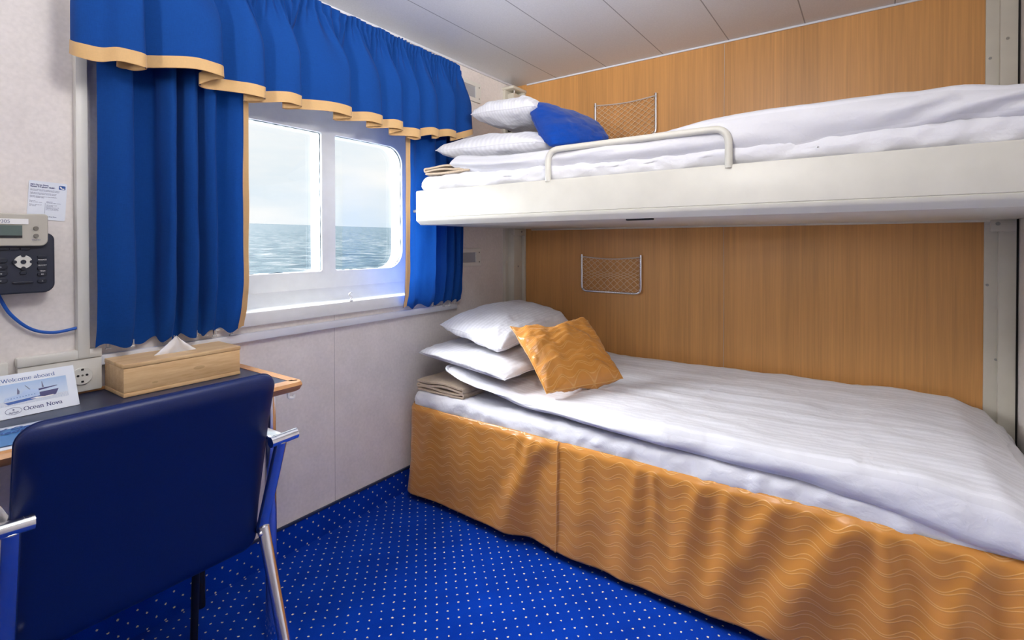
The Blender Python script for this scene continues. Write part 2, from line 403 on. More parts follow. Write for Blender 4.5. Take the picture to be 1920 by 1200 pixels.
def plate(name, loops, thick, M_, mat, parent=None, bev=0):
    """flat plate with holes, drawn in local xy, thickness along local z, placed by M_"""
    cu = bpy.data.curves.new(name, 'CURVE'); cu.dimensions = '2D'; cu.fill_mode = 'BOTH'; cu.extrude = thick/2; cu.bevel_depth = bev; cu.bevel_resolution = 2
    for L in loops:
        s_ = cu.splines.new('POLY'); s_.points.add(len(L)-1); s_.use_cyclic_u = True
        for p, c in zip(s_.points, L): p.co = (c[0], c[1], 0, 1)
    return from_curve(name, cu, M_, mat, parent)
def from_curve(name, cu, M_, mat, parent, smooth=False):
    t = bpy.data.objects.new('tmp', cu); COL.objects.link(t)
    dg = bpy.context.evaluated_depsgraph_get(); me = bpy.data.meshes.new_from_object(t.evaluated_get(dg)); me.name = name
    bpy.data.objects.remove(t); bpy.data.curves.remove(cu)
    me.transform(M_); me.materials.clear()
    return link(name, me, mat, parent, smooth)
def wallM(y): # local x -> X, local y -> Z, local z -> -Y (towards the room)
    return Matrix(((1, 0, 0, 0), (0, 0, -1, y), (0, 1, 0, 0), (0, 0, 0, 1)))
def woodM(x): # local x -> -Y, local y -> Z, local z -> -X
    return Matrix(((0, 0, -1, x), (-1, 0, 0, 0), (0, 1, 0, 0), (0, 0, 0, 1)))
def text(name, body, size, M_, mat, parent, extrude=.0003, offset=0.0, shear=0.0, align='LEFT', sx=1.0):
    cu = bpy.data.curves.new(name, 'FONT'); cu.body = body; cu.size = size; cu.extrude = extrude; cu.offset = offset; cu.shear = shear; cu.align_x = align
    return from_curve(name, cu, M_ @ Matrix.Diagonal((sx, 1, 1, 1)), mat, parent)
def copy_to(o, loc, parent=None):
    c = o.copy(); COL.objects.link(c); c.location = o.location+V(loc)
    return c
def N3(x, y, z, s=1): return noise.noise(V((x, y, z))*s)
def fbm(x, y, z, s=1, o=4): return noise.fractal(V((x, y, z))*s, 1.0, 2.0, o)
def smooth(a, b, x):
    t = min(max((x-a)/(b-a), 0), 1); return t*t*(3-2*t)
def lerp_table(T, x):
    if x <= T[0][0]: return T[0][1]
    for (a, b), (c, d) in zip(T, T[1:]):
        if x <= c: t = (x-a)/(c-a); t = t*t*(3-2*t); return b+(d-b)*t
    return T[-1][1]

# serif letters drawn with a broad pen: strokes on a 0..1 em grid (x-height .5, cap .72)
def arc(cx, cy, rx, ry, a0, a1, n=12): return [(cx+rx*math.cos(math.radians(a0+(a1-a0)*i/n)), cy+ry*math.sin(math.radians(a0+(a1-a0)*i/n))) for i in range(n+1)]
def ser(x, y, w=.09): return [(x-w, y), (x+w, y)]
GLYPH = {
    'W': (.98, [[(.06, .72), (.30, .0), (.50, .66), (.70, .0), (.92, .72)], ser(.08, .72), ser(.50, .69, .07), ser(.90, .72)]),
    'e': (.50, [[(.07, .27), (.43, .27)]+arc(.25, .27, .18, .25, 0, 310, 16)]),
    'l': (.28, [[(.13, .75), (.13, .0)], ser(.13, 0), [(.05, .75), (.13, .75)]]),
    'c': (.47, [arc(.26, .25, .19, .25, 45, 315, 16)]),
    'o': (.54, [arc(.27, .25, .20, .25, 0, 360, 20)]),
    'm': (.84, [[(.12, .5), (.12, 0)], ser(.12, 0, .08), [(.05, .5), (.12, .5)], [(.12, .36)]+arc(.27, .36, .14, .14, 160, 0, 8)+[(.41, 0)], ser(.41, 0, .07), [(.41, .36)]+arc(.56, .36, .14, .14, 160, 0, 8)+[(.70, 0)], ser(.71, 0, .08)]),
    'n': (.57, [[(.12, .5), (.12, 0)], ser(.12, 0, .08), [(.05, .5), (.12, .5)], [(.12, .36)]+arc(.27, .36, .15, .14, 160, 0, 8)+[(.42, 0)], ser(.43, 0, .08)]),
    'a': (.48, [arc(.22, .36, .14, .14, 150, 0, 8)+[(.36, .05), (.43, .0)], [(.36, .3)]+arc(.21, .14, .14, .14, 80, 300, 10)+[(.36, .1)]]),
    'b': (.55, [[(.12, .75), (.12, .0)], [(.04, .75), (.12, .75)], arc(.28, .25, .18, .25, 160, -160, 16)]),
    'd': (.56, [[(.43, .75), (.43, .0), (.52, 0)], [(.35, .75), (.43, .75)], arc(.26, .25, .18, .25, 20, 340, 16)]),
    'r': (.40, [[(.12, .5), (.12, 0)], ser(.12, 0, .09), [(.05, .5), (.12, .5)], [(.12, .33)]+arc(.28, .36, .15, .12, 150, 50, 6)]),
    'v': (.52, [[(.07, .5), (.26, .0), (.45, .5)], ser(.07, .5, .07), ser(.45, .5, .07)]),
    'O': (.80, [arc(.40, .36, .33, .37, 0, 360, 26)]),
    'N': (.78, [[(.14, 0), (.14, .72), (.63, .0), (.63, .72)], ser(.14, 0), ser(.12, .72, .08), ser(.63, .72)]),
    ' ': (.30, []),
}
def serif_text(name, body, size, M_, mat, parent, bold=.075, thin=.03, width=None):
    bm = NB(); x = 0; Q = []
    for ch in body:
        w, strokes = GLYPH[ch]
        for st in strokes:
            for a, b in zip(st, st[1:]): Q.append(((a[0]+x, a[1]), (b[0]+x, b[1])))
        x += w
    k_ = size if width is None else width/x
    for a, b in Q:
        h = [(p[0]+sx*bold/2, p[1]+sy*thin/2) for p in (a, b) for sx in (-1, 1) for sy in (-1, 1)]
        h = sorted(set(h)); lo_, up_ = [], []
        cr = lambda o_, p, q: (p[0]-o_[0])*(q[1]-o_[1])-(p[1]-o_[1])*(q[0]-o_[0])
        for p in h:
            while len(lo_) > 1 and cr(lo_[-2], lo_[-1], p) <= 0: lo_.pop()
            lo_.append(p)
        for p in reversed(h):
            while len(up_) > 1 and cr(up_[-2], up_[-1], p) <= 0: up_.pop()
            up_.append(p)
        poly = lo_[:-1]+up_[:-1]
        if len(poly) > 2: bm.faces.new([bm.verts.new(M_ @ V((p[0]*k_, p[1]*size, 0))) for p in poly])
    return obj(name, bm, mat, parent, False)
def frame3(o_, ex, ey):
    ex = V(ex).normalized(); ez = ex.cross(V(ey)).normalized(); ey = ez.cross(ex)
    m_ = Matrix((ex, ey, ez)).transposed().to_4x4(); m_.translation = V(o_); return m_
def polyface(bm, pts): return bm.faces.new([bm.verts.new(p) for p in pts])

YW, XC, H = 1.858, 2.665, 2.211
XB, YR = -1.10, -.452       # back wall, right wall

# ------------------------------------------------------------------ the room
def flat(name, pts, mat, uv=None):
    bm = NB(); ul = bm.loops.layers.uv.new('UVMap'); f = polyface(bm, pts)
    for lp in f.loops: lp[ul].uv = (lp.vert.co.x, lp.vert.co.y) if uv is None else uv(lp.vert.co)
    me = bpy.data.meshes.new(name); bm.to_mesh(me); bm.free(); return link(name, me, mat, None, False)
o = struct(flat('floor', [(XB, YR, 0), (XC, YR, 0), (XC, YW, 0), (XB, YW, 0)], 'carpet'))
o = struct(flat('ceiling', [(XB, YR, H), (XB, YW, H), (XC, YW, H), (XC, YR, H)], 'ceiling'))
OPX0, OPX1, OPZ0, OPZ1 = .80, 1.93, .955, 1.86
struct(plate('wall_window', [[(XB, 0), (XC+.05, 0), (XC+.05, H), (XB, H)], rrect(OPX0, OPX1, OPZ0, OPZ1, .05)], .02, wallM(YW+.01), 'wall'))
struct(flat('wall_bunk', [(XC, YR, 0), (XC, YR, H), (XC, YW, H), (XC, YW, 0)], 'woodwall'))
struct(flat('wall_right', [(XB, YR, 0), (XB, YR, H), (XC, YR, H), (XC, YR, 0)], 'wallplain'))
struct(flat('wall_back', [(XB, YR, 0), (XB, YW, 0), (XB, YW, H), (XB, YR, H)], 'wallplain'))
# carpet turned up the window wall
bm = NB(); ul = bm.loops.layers.uv.new('UVMap')
for a, b in ((.0, .109), (.109, .117)):
    y = YW-.006 if a == 0 else YW-.007
    f = polyface(bm, [(XB, y, a), (XC, y, a), (XC, y, b), (XB, y, b)])
    for lp in f.loops: lp[ul].uv = (lp.vert.co.x, lp.vert.co.z-YW+.006+.006)
me = bpy.data.meshes.new('baseboard_window'); bm.to_mesh(me); bm.free(); struct(link('baseboard_window', me, 'carpet', None, False))
bm = NB(); box(bm, XB, XC, YW-.010, YW, .109, .119, .002); struct(obj('trim_1', bm, 'laminate'))
bm = NB(); box(bm, XB, XC-.01, YW-.009, YW, H-.012, H, .002); struct(obj('trim_2', bm, 'rail'))
bm = NB(); box(bm, XC-.007, XC, YR, YW-.09, H-.009, H, .002); struct(obj('trim_3', bm, 'rail'))
bm = NB(); tube(bm, [(XC-.0005, .597+.0012*math.sin(z*5), z) for z in [i*.1 for i in range(23)]], .0011, 6); struct(obj('trim_4', bm, 'elastic'))

# ------------------------------------------------------------------ window
YF = 1.98
win = thing('window_1', 'white painted ship window of two panes with rounded corners', 'window', (1.36, YF, 1.09)); win['kind'] = 'structure'
PL = (.925, 1.345, 1.09, 1.705); PR = (1.41, 1.815, 1.09, 1.705)
L1 = rrect(*PL, (.012, .09, .09, .012), 10); L2 = rrect(*PR, (.09, .012, .012, .09), 10)
plate('window_frame', [rrect(.74, 1.99, .95, 1.95, .02), L1, L2], .012, wallM(YF+.006), 'paint', win, .002)
for nm, L in (('pane_reveal', L1), ('pane_reveal', L2)):
    bm = NB(); A = [bm.verts.new((p[0], YF+.008, p[1])) for p in L]; B = [bm.verts.new((p[0], YF+.085, p[1])) for p in L]
    for i in range(len(L)): bm.faces.new((A[i], A[(i+1) % len(L)], B[(i+1) % len(L)], B[i]))
    obj(nm, bm, 'paint', win)
    bm = NB(); cx = sum(p[0] for p in L)/len(L); cz = sum(p[1] for p in L)/len(L)
    pts = []
    for i in range(len(L)):
        a, b = V(L[i]), V(L[(i+1) % len(L)]); n = max(1, int((b-a).length/.02))
        for k_ in range(n): pts.append(a.lerp(b, k_/n))
    tube(bm, [V((p.x+(cx-p.x)*.004, YF+.012, p.y+(cz-p.y)*.004)) for p in pts], [max(.0006, .003+.0026*N3(p.x*40, p.y*40, 3)) for p in pts], 6, True)
    obj('sealant', bm, 'gasket', win)
    bm = NB(); x0, x1 = min(p[0] for p in L)-.01, max(p[0] for p in L)+.01
    polyface(bm, [(x0, YF+.06, 1.08), (x1, YF+.06, 1.08), (x1, YF+.06, 1.715), (x0, YF+.06, 1.715)])
    obj('pane', bm, 'glass', win, False)
# outer ring step of the frame and rivets on the mullion
bm = NB(); tube(bm, [(p[0], YF+.002, p[1]) for p in rrect(.875, 1.862, 1.045, 1.752, .13, 10)], .004, 6, True); obj('frame_rim', bm, 'paint', win)
for z in (1.15, 1.22, 1.29, 1.36, 1.43, 1.50, 1.57, 1.64):
    bm = NB(); bmesh.ops.create_icosphere(bm, subdivisions=2, radius=.004, matrix=Matrix.Translation((1.378, YF+.001, z)) @ Matrix.Diagonal((1, .6, 1, 1))); obj('rivet', bm, 'paint', win)
# recess around the window: head, cheeks and sloping sill
bm = NB()
def quad(a, b, c, d): polyface(bm, [a, b, c, d])
quad((OPX0, YW, OPZ1), (OPX1, YW, OPZ1), (OPX1, YF, OPZ1+.02), (OPX0, YF, OPZ1+.02))
quad((OPX0, YW, OPZ0), (OPX0, YW, OPZ1), (OPX0, YF, OPZ1+.02), (OPX0, YF, OPZ0))
quad((OPX1, YW, OPZ0), (OPX1, YF, OPZ0), (OPX1, YF, OPZ1+.02), (OPX1, YW, OPZ1))
obj('window_reveal', bm, 'paint', win, False)
grid('sill_slope', lambda u, v: V((OPX0+(OPX1-OPX0)*u, YW-.006+(YF-YW+.006)*v, .962+.052*smooth(0.55, 1.05, v)+.006*v)), 12, 12, 'paint', win)
bm = NB(); box(bm, OPX0-.03, OPX1+.03, YW-.018, YW+.004, .912, .964, .005); obj('window_sill', bm, 'paint', win)
tag(win, 'white painted ship window of two panes with rounded corners', 'window')

# sea, tilted by the ship's roll
a = V((0.4548, .8898, .0376)); b = V((.6557, .7544, .0316)); n = b.cross(a).normalized(); n = n if n.z > 0 else -n
ex = V((1, 0, -n.x/n.z)).normalized(); ey = n.cross(ex); c0 = V((0, 0, 1.215))-n*6.5
bm = NB(); polyface(bm, [c0+ex*x+ey*y for x, y in ((-1500, 2.4), (2500, 2.4), (2500, 2600), (-1500, 2600))])
o = struct(obj('sea', bm, 'sea', None, False), 'choppy blue grey sea outside the window', 'sea')

# ------------------------------------------------------------------ curtains
def curtain(name, label, prof, zb, rib_first, hooks, group):
    t = thing(name, label, 'curtain', (prof[len(prof)//2][0], 1.80, .91), group)
    N_ = 150; P = catmull([V((x, y, 0)) for x, y in prof], N_); xm = sum(p.x for p in P)/len(P)
    S = [0]
    for i in range(N_): S.append(S[-1]+(P[i+1]-P[i]).length)
    def f(u, v):
        i = min(int(u*N_), N_-1); p = P[i].lerp(P[i+1], u*N_-i)
        z = zb+(2.06-zb)*(1-v)
        low = smooth(.80, 1.0, v); puff = math.exp(-((v-.955)/.035)**2)
        y = p.y*(1-.6*low**2)+1.834*.6*low**2-.008*puff*(1 if p.y < 1.81 else .2)
        x = p.x+.004*math.sin(3*v+p.x*30)*v+.006*N3(p.x*20, v*5, 1)*v
        z += .010*math.sin(S[i]*62)*low**4
        return V((x, y+.003*N3(p.x*30, v*8, 5), z))
    edge0, edge1 = rib_first
    grid('cloth', f, N_, 60, 'curtain', t, lambda u, v: (u*S[-1], v*1.2))
    def fr(u, v):
        q = f(edge0+(edge1-edge0)*u, v); w = .010; return q+V((0, -.003, 0))
    grid('ribbon_trim', fr, 6, 60, 'ribbon', t)
    for u in hooks:
        q = f(u, 1.0); bm = NB(); x, y, z = q.x, 1.832, q.z
        tube(bm, fillet([(x-.004, y, z+.012), (x-.004, y, z-.014), (x+.004, y, z-.014), (x+.004, y, z+.004)], .004, 3), .0016, 6)
        box(bm, x-.007, x+.007, y-.003, y+.003, z-.019, z-.014, .001); obj('hook', bm, 'clear', t)
    return t
pl = [(.497, 1.792), (.535, 1.765), (.574, 1.768), (.583, 1.80), (.590, 1.838), (.62, 1.844), (.648, 1.838), (.657, 1.80), (.672, 1.770), (.690, 1.772), (.696, 1.80), (.700, 1.836), (.712, 1.832), (.722, 1.79), (.740, 1.768), (.755, 1.776), (.760, 1.81), (.762, 1.836),
      (.772, 1.826), (.783, 1.785), (.798, 1.768), (.810, 1.776), (.816, 1.81), (.822, 1.838), (.838, 1.832), (.856, 1.806), (.874, 1.778), (.892, 1.768), (.914, 1.770)]
curtain('curtain', 'blue curtain in deep folds hanging left of the window with gold edge', pl, .915, (.966, 1.0), (.03, .13, .30, .42, .60, .70, .83, .95), 'window curtains')
prr = [(1.668, 1.80), (1.69, 1.785), (1.715, 1.79), (1.76, 1.815), (1.80, 1.80), (1.84, 1.782), (1.875, 1.80), (1.893, 1.83), (1.915, 1.80), (1.935, 1.782), (1.952, 1.805), (1.968, 1.828), (1.985, 1.79), (2.0, 1.785), (2.015, 1.825), (2.03, 1.795), (2.045, 1.785), (2.06, 1.82), (2.083, 1.80)]
curtain('curtain', 'narrow blue curtain hanging right of the window behind the bunk end', prr, .905, (.0, .045), (.35, .5, .62, .75, .9), 'window curtains')

val = thing('valance', 'gathered blue valance with gold hem ribbon above the window', 'valance', (1.24, 1.78, 2.12))
LIP = [.576, .789, .925, 1.061, 1.275, 1.431, 1.547, 1.653, 1.78, 1.905]
LIPZ = [1.712, 1.742, 1.706, 1.711, 1.716, 1.715, 1.712, 1.694, 1.722, 1.738]
HP = [V((.425, 1.735, 1.722)), V((.432, 1.700, 1.708)), V((.470, 1.672, 1.700))]       # (x, depth, hem height)
prevx = .43
for i_, (lx, lz) in enumerate(zip(LIP, LIPZ)):
    w = lx-prevx; nz = LIPZ[min(i_+1, len(LIPZ)-1)]; dp = [.036, .036, .032, .026, .030, .026, .024, .024, .020, .016][i_]; hk = min(.40*w, .05)*(1 if i_ < 8 else .3)
    HP += [V((lx-.42*w, 1.700-dp*.7, lz+.004)), V((lx-.10*w, 1.700-dp, lz+.001)), V((lx, 1.700-dp*.55, lz)), V((lx-hk*.35, 1.700+dp*.15, lz-.004)), V((lx-hk, 1.700+dp*.7, lz*.6+nz*.4-.010)), V((lx-hk*.55, 1.700+dp*1.15, lz*.5+nz*.5-.010)), V((lx+.12*w, 1.700+dp*.6, lz*.35+nz*.65-.003))]
    prevx = lx
HP += [V((2.0, 1.690, 1.766)), V((2.045, 1.700, 1.786)), V((2.06, 1.74, 1.796))]
NV = 520; HC = catmull(HP, NV)
HX = [sum(HC[min(max(j, 0), NV)].x for j in range(i-34, i+35))/69 for i in range(NV+1)]
def val_f(u, v, off=0):
    t_ = u*NV; i = min(int(t_), NV-1); h = HC[i].lerp(HC[i+1], t_-i)
    ut = u+.012*math.sin(u*40)
    xt = .455+(2.015-.455)*ut; top = 2.150-.010*smooth(.4, 1, u)-.028*smooth(.965, 1, u)+.004*math.sin(u*2*PI*62)
    hx = HX[i]+(HX[i+1]-HX[i])*(t_-i); xs = hx+.06*(xt-hx)
    w = smooth(0, .62, v)*.88+.12*v
    band = .006*math.exp(-((v-.085)/.022)**2)   # shirred heading
    yt = 1.748+(h.y-1.70)*.22+(.0100*math.sin(u*2*PI*62+2*N3(u*9, 0, 2)))*(1-smooth(.06, .75, v))+band
    x = xs+(h.x-xs)*w; y = yt+(h.y-yt)*w
    y += .0065*math.sin(u*2*PI*29+3*N3(u*12, v*.8, 1))*(1-smooth(.35, .95, v))*smooth(.02, .2, v)
    y += .005*N3(u*34, v*2.2, 7)*(1-v*.5); x += .003*N3(u*26, v*3, 3)
    return V((x, y-off, top+(h.z-top)*v))
grid('cloth', val_f, 720, 44, 'curtain', val, lambda u, v: (u*3, v*.4), .0012)
def rib_f(sd):
    def f(u, v):
        vv = .918+.086*v; e_ = .0008; a_ = val_f(min(1, u+e_), vv)-val_f(max(0, u-e_), vv); n_ = V((a_.y, -a_.x, 0)).normalized()
        return val_f(u, vv)+n_*.0022*sd+V((0, 0, -.001))
    return f
grid('ribbon_trim', rib_f(1), 720, 5, 'ribbon', val); grid('ribbon_back', rib_f(-1), 720, 5, 'ribbon', val)
bm = NB(); box(bm, .47, 2.02, 1.775, 1.795, 2.085, 2.105, .002)
for x in (.50, 2.0): box(bm, x-.012, x+.012, 1.795, YW, 2.088, 2.104, .002)
tag(obj('curtain_rail', bm, 'rail'), 'white curtain track behind the gathered valance', 'curtain rail')
bm = NB(); box(bm, .51, 2.08, YW-.020, YW, .859, .889, .003)
tag(obj('curtain_rail', bm, 'rail'), 'white plastic strip under the window holding the curtain hooks', 'curtain rail')
bm = NB(); tube(bm, catmull([(1.385, 1.846, .966), (1.392, 1.846, .972), (1.398, 1.846, .980), (1.390, 1.846, .986), (1.384, 1.846, .993), (1.392, 1.846, 1.000), (1.400, 1.846, .998)], 24), .0028, 8)
box(bm, 1.383, 1.399, 1.838, 1.852, .9635, .968, .001)
tag(obj('curtain_hook', bm, 'white'), 'small white curtain hook left on the window sill', 'hook')

# ------------------------------------------------------------------ wall fittings
def vent(x0, x1, z0, z1, label):
    t = thing('wall_plate', label, 'wall plate', ((x0+x1)/2, YW, (z0+z1)/2), 'white wall plates with grey panels')
    plate('frame', [rrect(x0, x1, z0, z1, .004), rrect(x0+.03, x1-.045, z0+.02, z1-.02, .002)], .012, wallM(YW-.006), 'plastic', t, .001)
    bm = NB(); box(bm, x0+.028, x1-.043, YW-.006, YW-.001, z0+.018, z1-.018); obj('grey_panel', bm, 'grey', t)
    for z in (z0+.022, z1-.022):
        bm = NB(); cyl(bm, (x1-.018, YW-.012, z), (x1-.018, YW-.0145, z), .0042, 12); obj('screw', bm, 'screw', t)
vent(2.085, 2.30, 2.022, 2.13, 'white plate with grey panel beside the valance above the bunk')
vent(2.085, 2.297, 1.085, 1.183, 'white plate with grey panel below the bunk beside the curtain')
bm = NB(); box(bm, .459, .486, YW-.028, YW, .890, H-.02, .002)
tag(obj('cable_duct', bm, 'plastic'), 'white vertical cable trunking on the wall left of the curtain', 'cable trunking')

t = thing('socket_trunking', 'cream trunking with a round power socket behind the tissue box', 'trunking', (.43, YW, .79))
bm = NB(); box(bm, .335, .515, YW-.022, YW, .792, .886, .003); obj('trunk_body', bm, 'plastic', t)
bm = NB(); box(bm, .333, .515, YW-.026, YW, .886, .912, .004); obj('trunk_lid', bm, 'plastic', t)
sk = plate('socket', [circle(.468, .838, .0235)], .004, wallM(YW-.024), 'plastic', t, .001)
bm = NB(); cyl(bm, (.468, YW-.0272, .838), (.468, YW-.0262, .838), .0195, 28); obj('socket_well', bm, 'plastic', sk, True)
for x in (.4585, .4785):
    bm = NB(); cyl(bm, (x, YW-.028, .840), (x, YW-.0265, .840), .0032, 12); obj('pin_hole', bm, 'black', sk)
bm = NB(); cyl(bm, (.4685, YW-.028, .840), (.4685, YW-.0265, .840), .0028, 12); obj('centre_screw', bm, 'screw', sk)
for z in (.8225, .8565):
    bm = NB(); box(bm, .4655, .4715, YW-.029, YW-.0265, z-.0025, z+.0025, .0008); obj('earth_clip', bm, 'black', sk)
bm = NB(); box(bm, .16, .318, YW-.026, YW, .79, .905, .004); tag(obj('cable_trunking', bm, 'plastic'), 'short cream trunking end behind the welcome card', 'trunking')

# telephone
ph = thing('wall_telephone', 'dark wall telephone with silver display panel at the left edge', 'telephone', (.30, YW, 1.16))
plate('body', [rrect(.20, .401, 1.089, 1.240, (.014, .014, .02, .02))], .030, wallM(1.822), 'phone', ph, .004)
fb = wallM(1.794)
plate('display_panel', [rrect(.19, .386, 1.212, 1.290, (.004, .004, .014, .014))], .040, wallM(1.812), 'bezel', ph, .003)
YP = 1.788
bm = NB(); box(bm, .20, .350, YP-.0012, YP+.002, 1.2655, 1.2795); lab = obj('number_label', bm, 'white', ph, False)
text('lettering', '9305', .0115, wallM(YP-.0016) @ Matrix.Translation((.2925, 1.2685, 0)), 'inkgrey', lab, .0002, 0, 0, 'LEFT', 1.0)
bm = NB(); box(bm, .215, .338, YP-.0010, YP+.002, 1.2315, 1.2625); obj('display', bm, 'lcd', ph, False)
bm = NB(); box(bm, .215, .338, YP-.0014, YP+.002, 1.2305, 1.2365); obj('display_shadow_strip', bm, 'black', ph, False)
for z in (1.2555, 1.236):
    bm = NB(); cyl(bm, (.3645, YP-.003, z), (.3645, YP+.002, z), .0052, 18); obj('round_button', bm, 'keygrey', ph)
text('lettering', 'T21P E2', .0052, wallM(YP-.001) @ Matrix.Translation((.3555, 1.2235, 0)), 'inkgrey', ph, .0002)
YB = 1.802
def key(x0, x1, z0, z1, txt=None, nm='key'):
    kk = plate(nm, [rrect(x0, x1, z0, z1, min(x1-x0, z1-z0)*.45)], .004, wallM(YB), 'keyt', ph, .001)
    if txt: text('lettering', txt, .0042, wallM(YB-.0042) @ Matrix.Translation(((x0+x1)/2, (z0+z1)/2-.0016, 0)), 'white', kk, .0001, 0, 0, 'CENTER')
for x in (.297, .316, .337): key(x, x+.017, 1.1995, 1.2035)
for z, s_ in ((1.173, 'IN'), (1.156, 'MNO'), (1.139, 'WXYZ'), (1.121, 'SEND')): key(.280, .311, z-.005, z+.005, s_)
key(.370, .387, 1.1775, 1.1835, None, 'message_lamp')
for z, s_ in ((1.165, None), (1.150, None), (1.1345, 'RD'), (1.1165, 'C')): key(.370, .387, z-.004, z+.004, s_)
for z, s_ in ((1.1725, 'MESSAGE'), (1.158, 'HEADSET'), (1.1425, 'TRAN')):
    text('lettering', s_, .0042, wallM(YB-.0042) @ Matrix.Translation((.3785, z-.001, 0)), 'white', ph, .0001, 0, 0, 'CENTER')
ring = plate('navigation_ring', [circle(.3415, 1.168, .0165)], .004, wallM(YB-.001), 'keyring', ph, .001)
bm = NB(); cyl(bm, (.3415, YB-.006, 1.168), (.3415, YB, 1.168), .0055, 18); obj('centre_button', bm, 'keyt', ring)
for dx, dz in ((.0165, 0), (-.0165, 0), (0, .0165), (0, -.0165)):
    bm = NB(); cyl(bm, (.3415+dx, YB-.005, 1.168+dz), (.3415+dx, YB, 1.168+dz), .0045, 14); obj('arrow_button', bm, 'keyt', ring)
key(.336, .347, 1.136, 1.143); key(.322, .360, 1.1125, 1.1155, None, 'volume_bar')
bm = NB(); tube(bm, catmull([(.296, 1.835, 1.10), (.304, 1.84, 1.075), (.324, 1.842, 1.030), (.362, 1.842, .987), (.408, 1.842, .970), (.462, 1.842, .976)], 40), .0042, 10)
tag(obj('network_cable', bm, 'cable'), 'bright blue cable looping from the telephone to the wall trunking', 'cable')

# telephone guide card, tilted slightly on the wall
gc = thing('telephone_guide_card', 'white laminated telephone guide card taped above the telephone', 'card', (.40, YW, 1.33))
GM = Matrix.Translation((.4025, YW-.0015, 1.333)) @ Matrix.Rotation(math.radians(3.2), 4, 'Y') @ wallM(0)
GW, GH = .040, .0525
plate('card', [rrect(-GW, GW, -GH, GH, .004)], .001, GM, 'paper', gc)
def gtext(s_, x, y, size, mat='inkgrey', off=0): text('lettering', s_, size, GM @ Matrix.Translation((x, y, .0009)), mat, gc, .0001, off)
gtext('M/V Ocean Nova\nRoom Telephone Guide', -.0365, .0405, .0052, 'ink', .0002)
gtext('To make calls out of the vessel you will require a\nSIM voucher - Please contact the Hotel Manager\n\nCalls out of the vessel via internet, you may\nexperience a slight delay, please be patient\n\nRed light blinking means you have received a\ncall from another cabin.', -.0365, .0285, .0031)
gtext('Features\nCall another room\n\nMake a call out of\nthe vessel', -.0365, -.003, .0034)
gtext('Operation\nDial # and cabin number\n\nDial country code\nwithout 00\n(example, Austria 43)\nfollowed by number,\npress # and send key', -.002, -.003, .0031)
gtext('Emergency: Press Red Button Near Door\nor call the bridge 0 0 1 1', -.0365, -.0445, .0034, 'ink', .0001)
bm = NB(); box(bm, -.0045, -.0041, -.035, -.006, .0005, .001, M_=GM); obj('divider_line', bm, 'inkgrey', gc, False)
ic = plate('phone_icon', [rrect(.0225, .0365, .0345, .0455, .002)], .0004, GM @ Matrix.Translation((0, 0, .0008)), 'inkblue', gc)
bm = NB(); pp = catmull([(.0262, .0432, 0), (.0262, .0405, 0), (.0285, .0378, 0), (.0320, .0370, 0), (.0338, .0374, 0)], 14); tube(bm, [GM @ V((p.x, p.y, .0011)) for p in pp], [.0015 if 2 < i < 12 else .0022 for i in range(15)], 6, flat=.3); obj('handset_symbol', bm, 'white', ic)

# ------------------------------------------------------------------ posts
def screw(p, axis, parent, r=.0048):
    bm = NB(); a = V(p); cyl(bm, a, a+V(axis)*.004, r, 14); return obj('screw', bm, 'screw', parent)
t = thing('bunk_post', 'cream steel bunk post in the corner by the window wall', 'post', (2.6, 1.82, 0), 'bunk posts')
bm = NB(); box(bm, 2.527, XC-.001, 1.838, YW, 0, 2.165, .003); box(bm, 2.645, XC-.001, 1.776, YW, 0, 2.165, .003); obj('flange', bm, 'creamdk', t)
bm = NB(); box(bm, 2.556, 2.66, 1.795, 1.85, 0, 2.14, .004); obj('column', bm, 'creamdk', t)
bm = NB()
for z0, z1 in ((2.155, 2.172),): box(bm, 2.52, XC-.001, 1.77, YW, z0, z1, .004)
obj('cap', bm, 'creamdk', t)
bm = NB(); cyl(bm, (2.57, 1.80, 2.12), (2.57, 1.80, 2.155), .006, 12); obj('stop_pin', bm, 'alu', t)
bm = NB(); box(bm, 2.545, 2.565, 1.80, 1.835, 1.90, 1.935, .004); cyl(bm, (2.545, 1.825, 1.925), (2.53, 1.825, 1.925), .007, 12); obj('latch', bm, 'black', t)
bm = NB(); box(bm, 2.535, 2.66, 1.775, 1.80, 1.262, 1.30, .006); obj('bracket', bm, 'creamdk', t)
screw((2.61, 1.775, 1.285), (0, -1, 0), t, .006); screw((2.60, 1.795, 1.07), (0, -1, 0), t)
t = thing('bunk_post', 'cream steel bunk post with screws beside the right wall', 'post', (2.64, -.40, 0), 'bunk posts')
bm = NB(); box(bm, XC-.012, XC-.001, -.408, -.357, 0, H-.02, .002); obj('flange', bm, 'creamdk', t)
bm = NB(); box(bm, XC-.030, XC-.001, -.4445, -.395, 0, H-.02, .003); obj('column', bm, 'creamdk', t)
bm = NB(); box(bm, XC-.034, XC-.005, -.444, -.372, 1.255, 1.302, .004); obj('bracket', bm, 'creamdk', t)
screw((XC-.034, -.392, 1.285), (-1, 0, 0), t, .007)
for z, y in ((1.05, -.366), (.47+.02, -.366), (1.92, -.370)): screw((XC-.012, y, z), (-1, 0, 0), t)
for z, y in ((.765, -.392), (1.98, -.415)): screw((XC-.03 if y < -.4 else XC-.012, y, z), (-1, 0, 0), t)
screw((XC-.012, -.366, .545), (-1, 0, 0), t)
bm = NB(); box(bm, XC-.02, XC-.001, YR+.0005, YR+.006, 0, H-.02); tag(obj('gap_filler', bm, 'dark'), 'dark narrow joint between the bunk post and the right wall', 'joint')

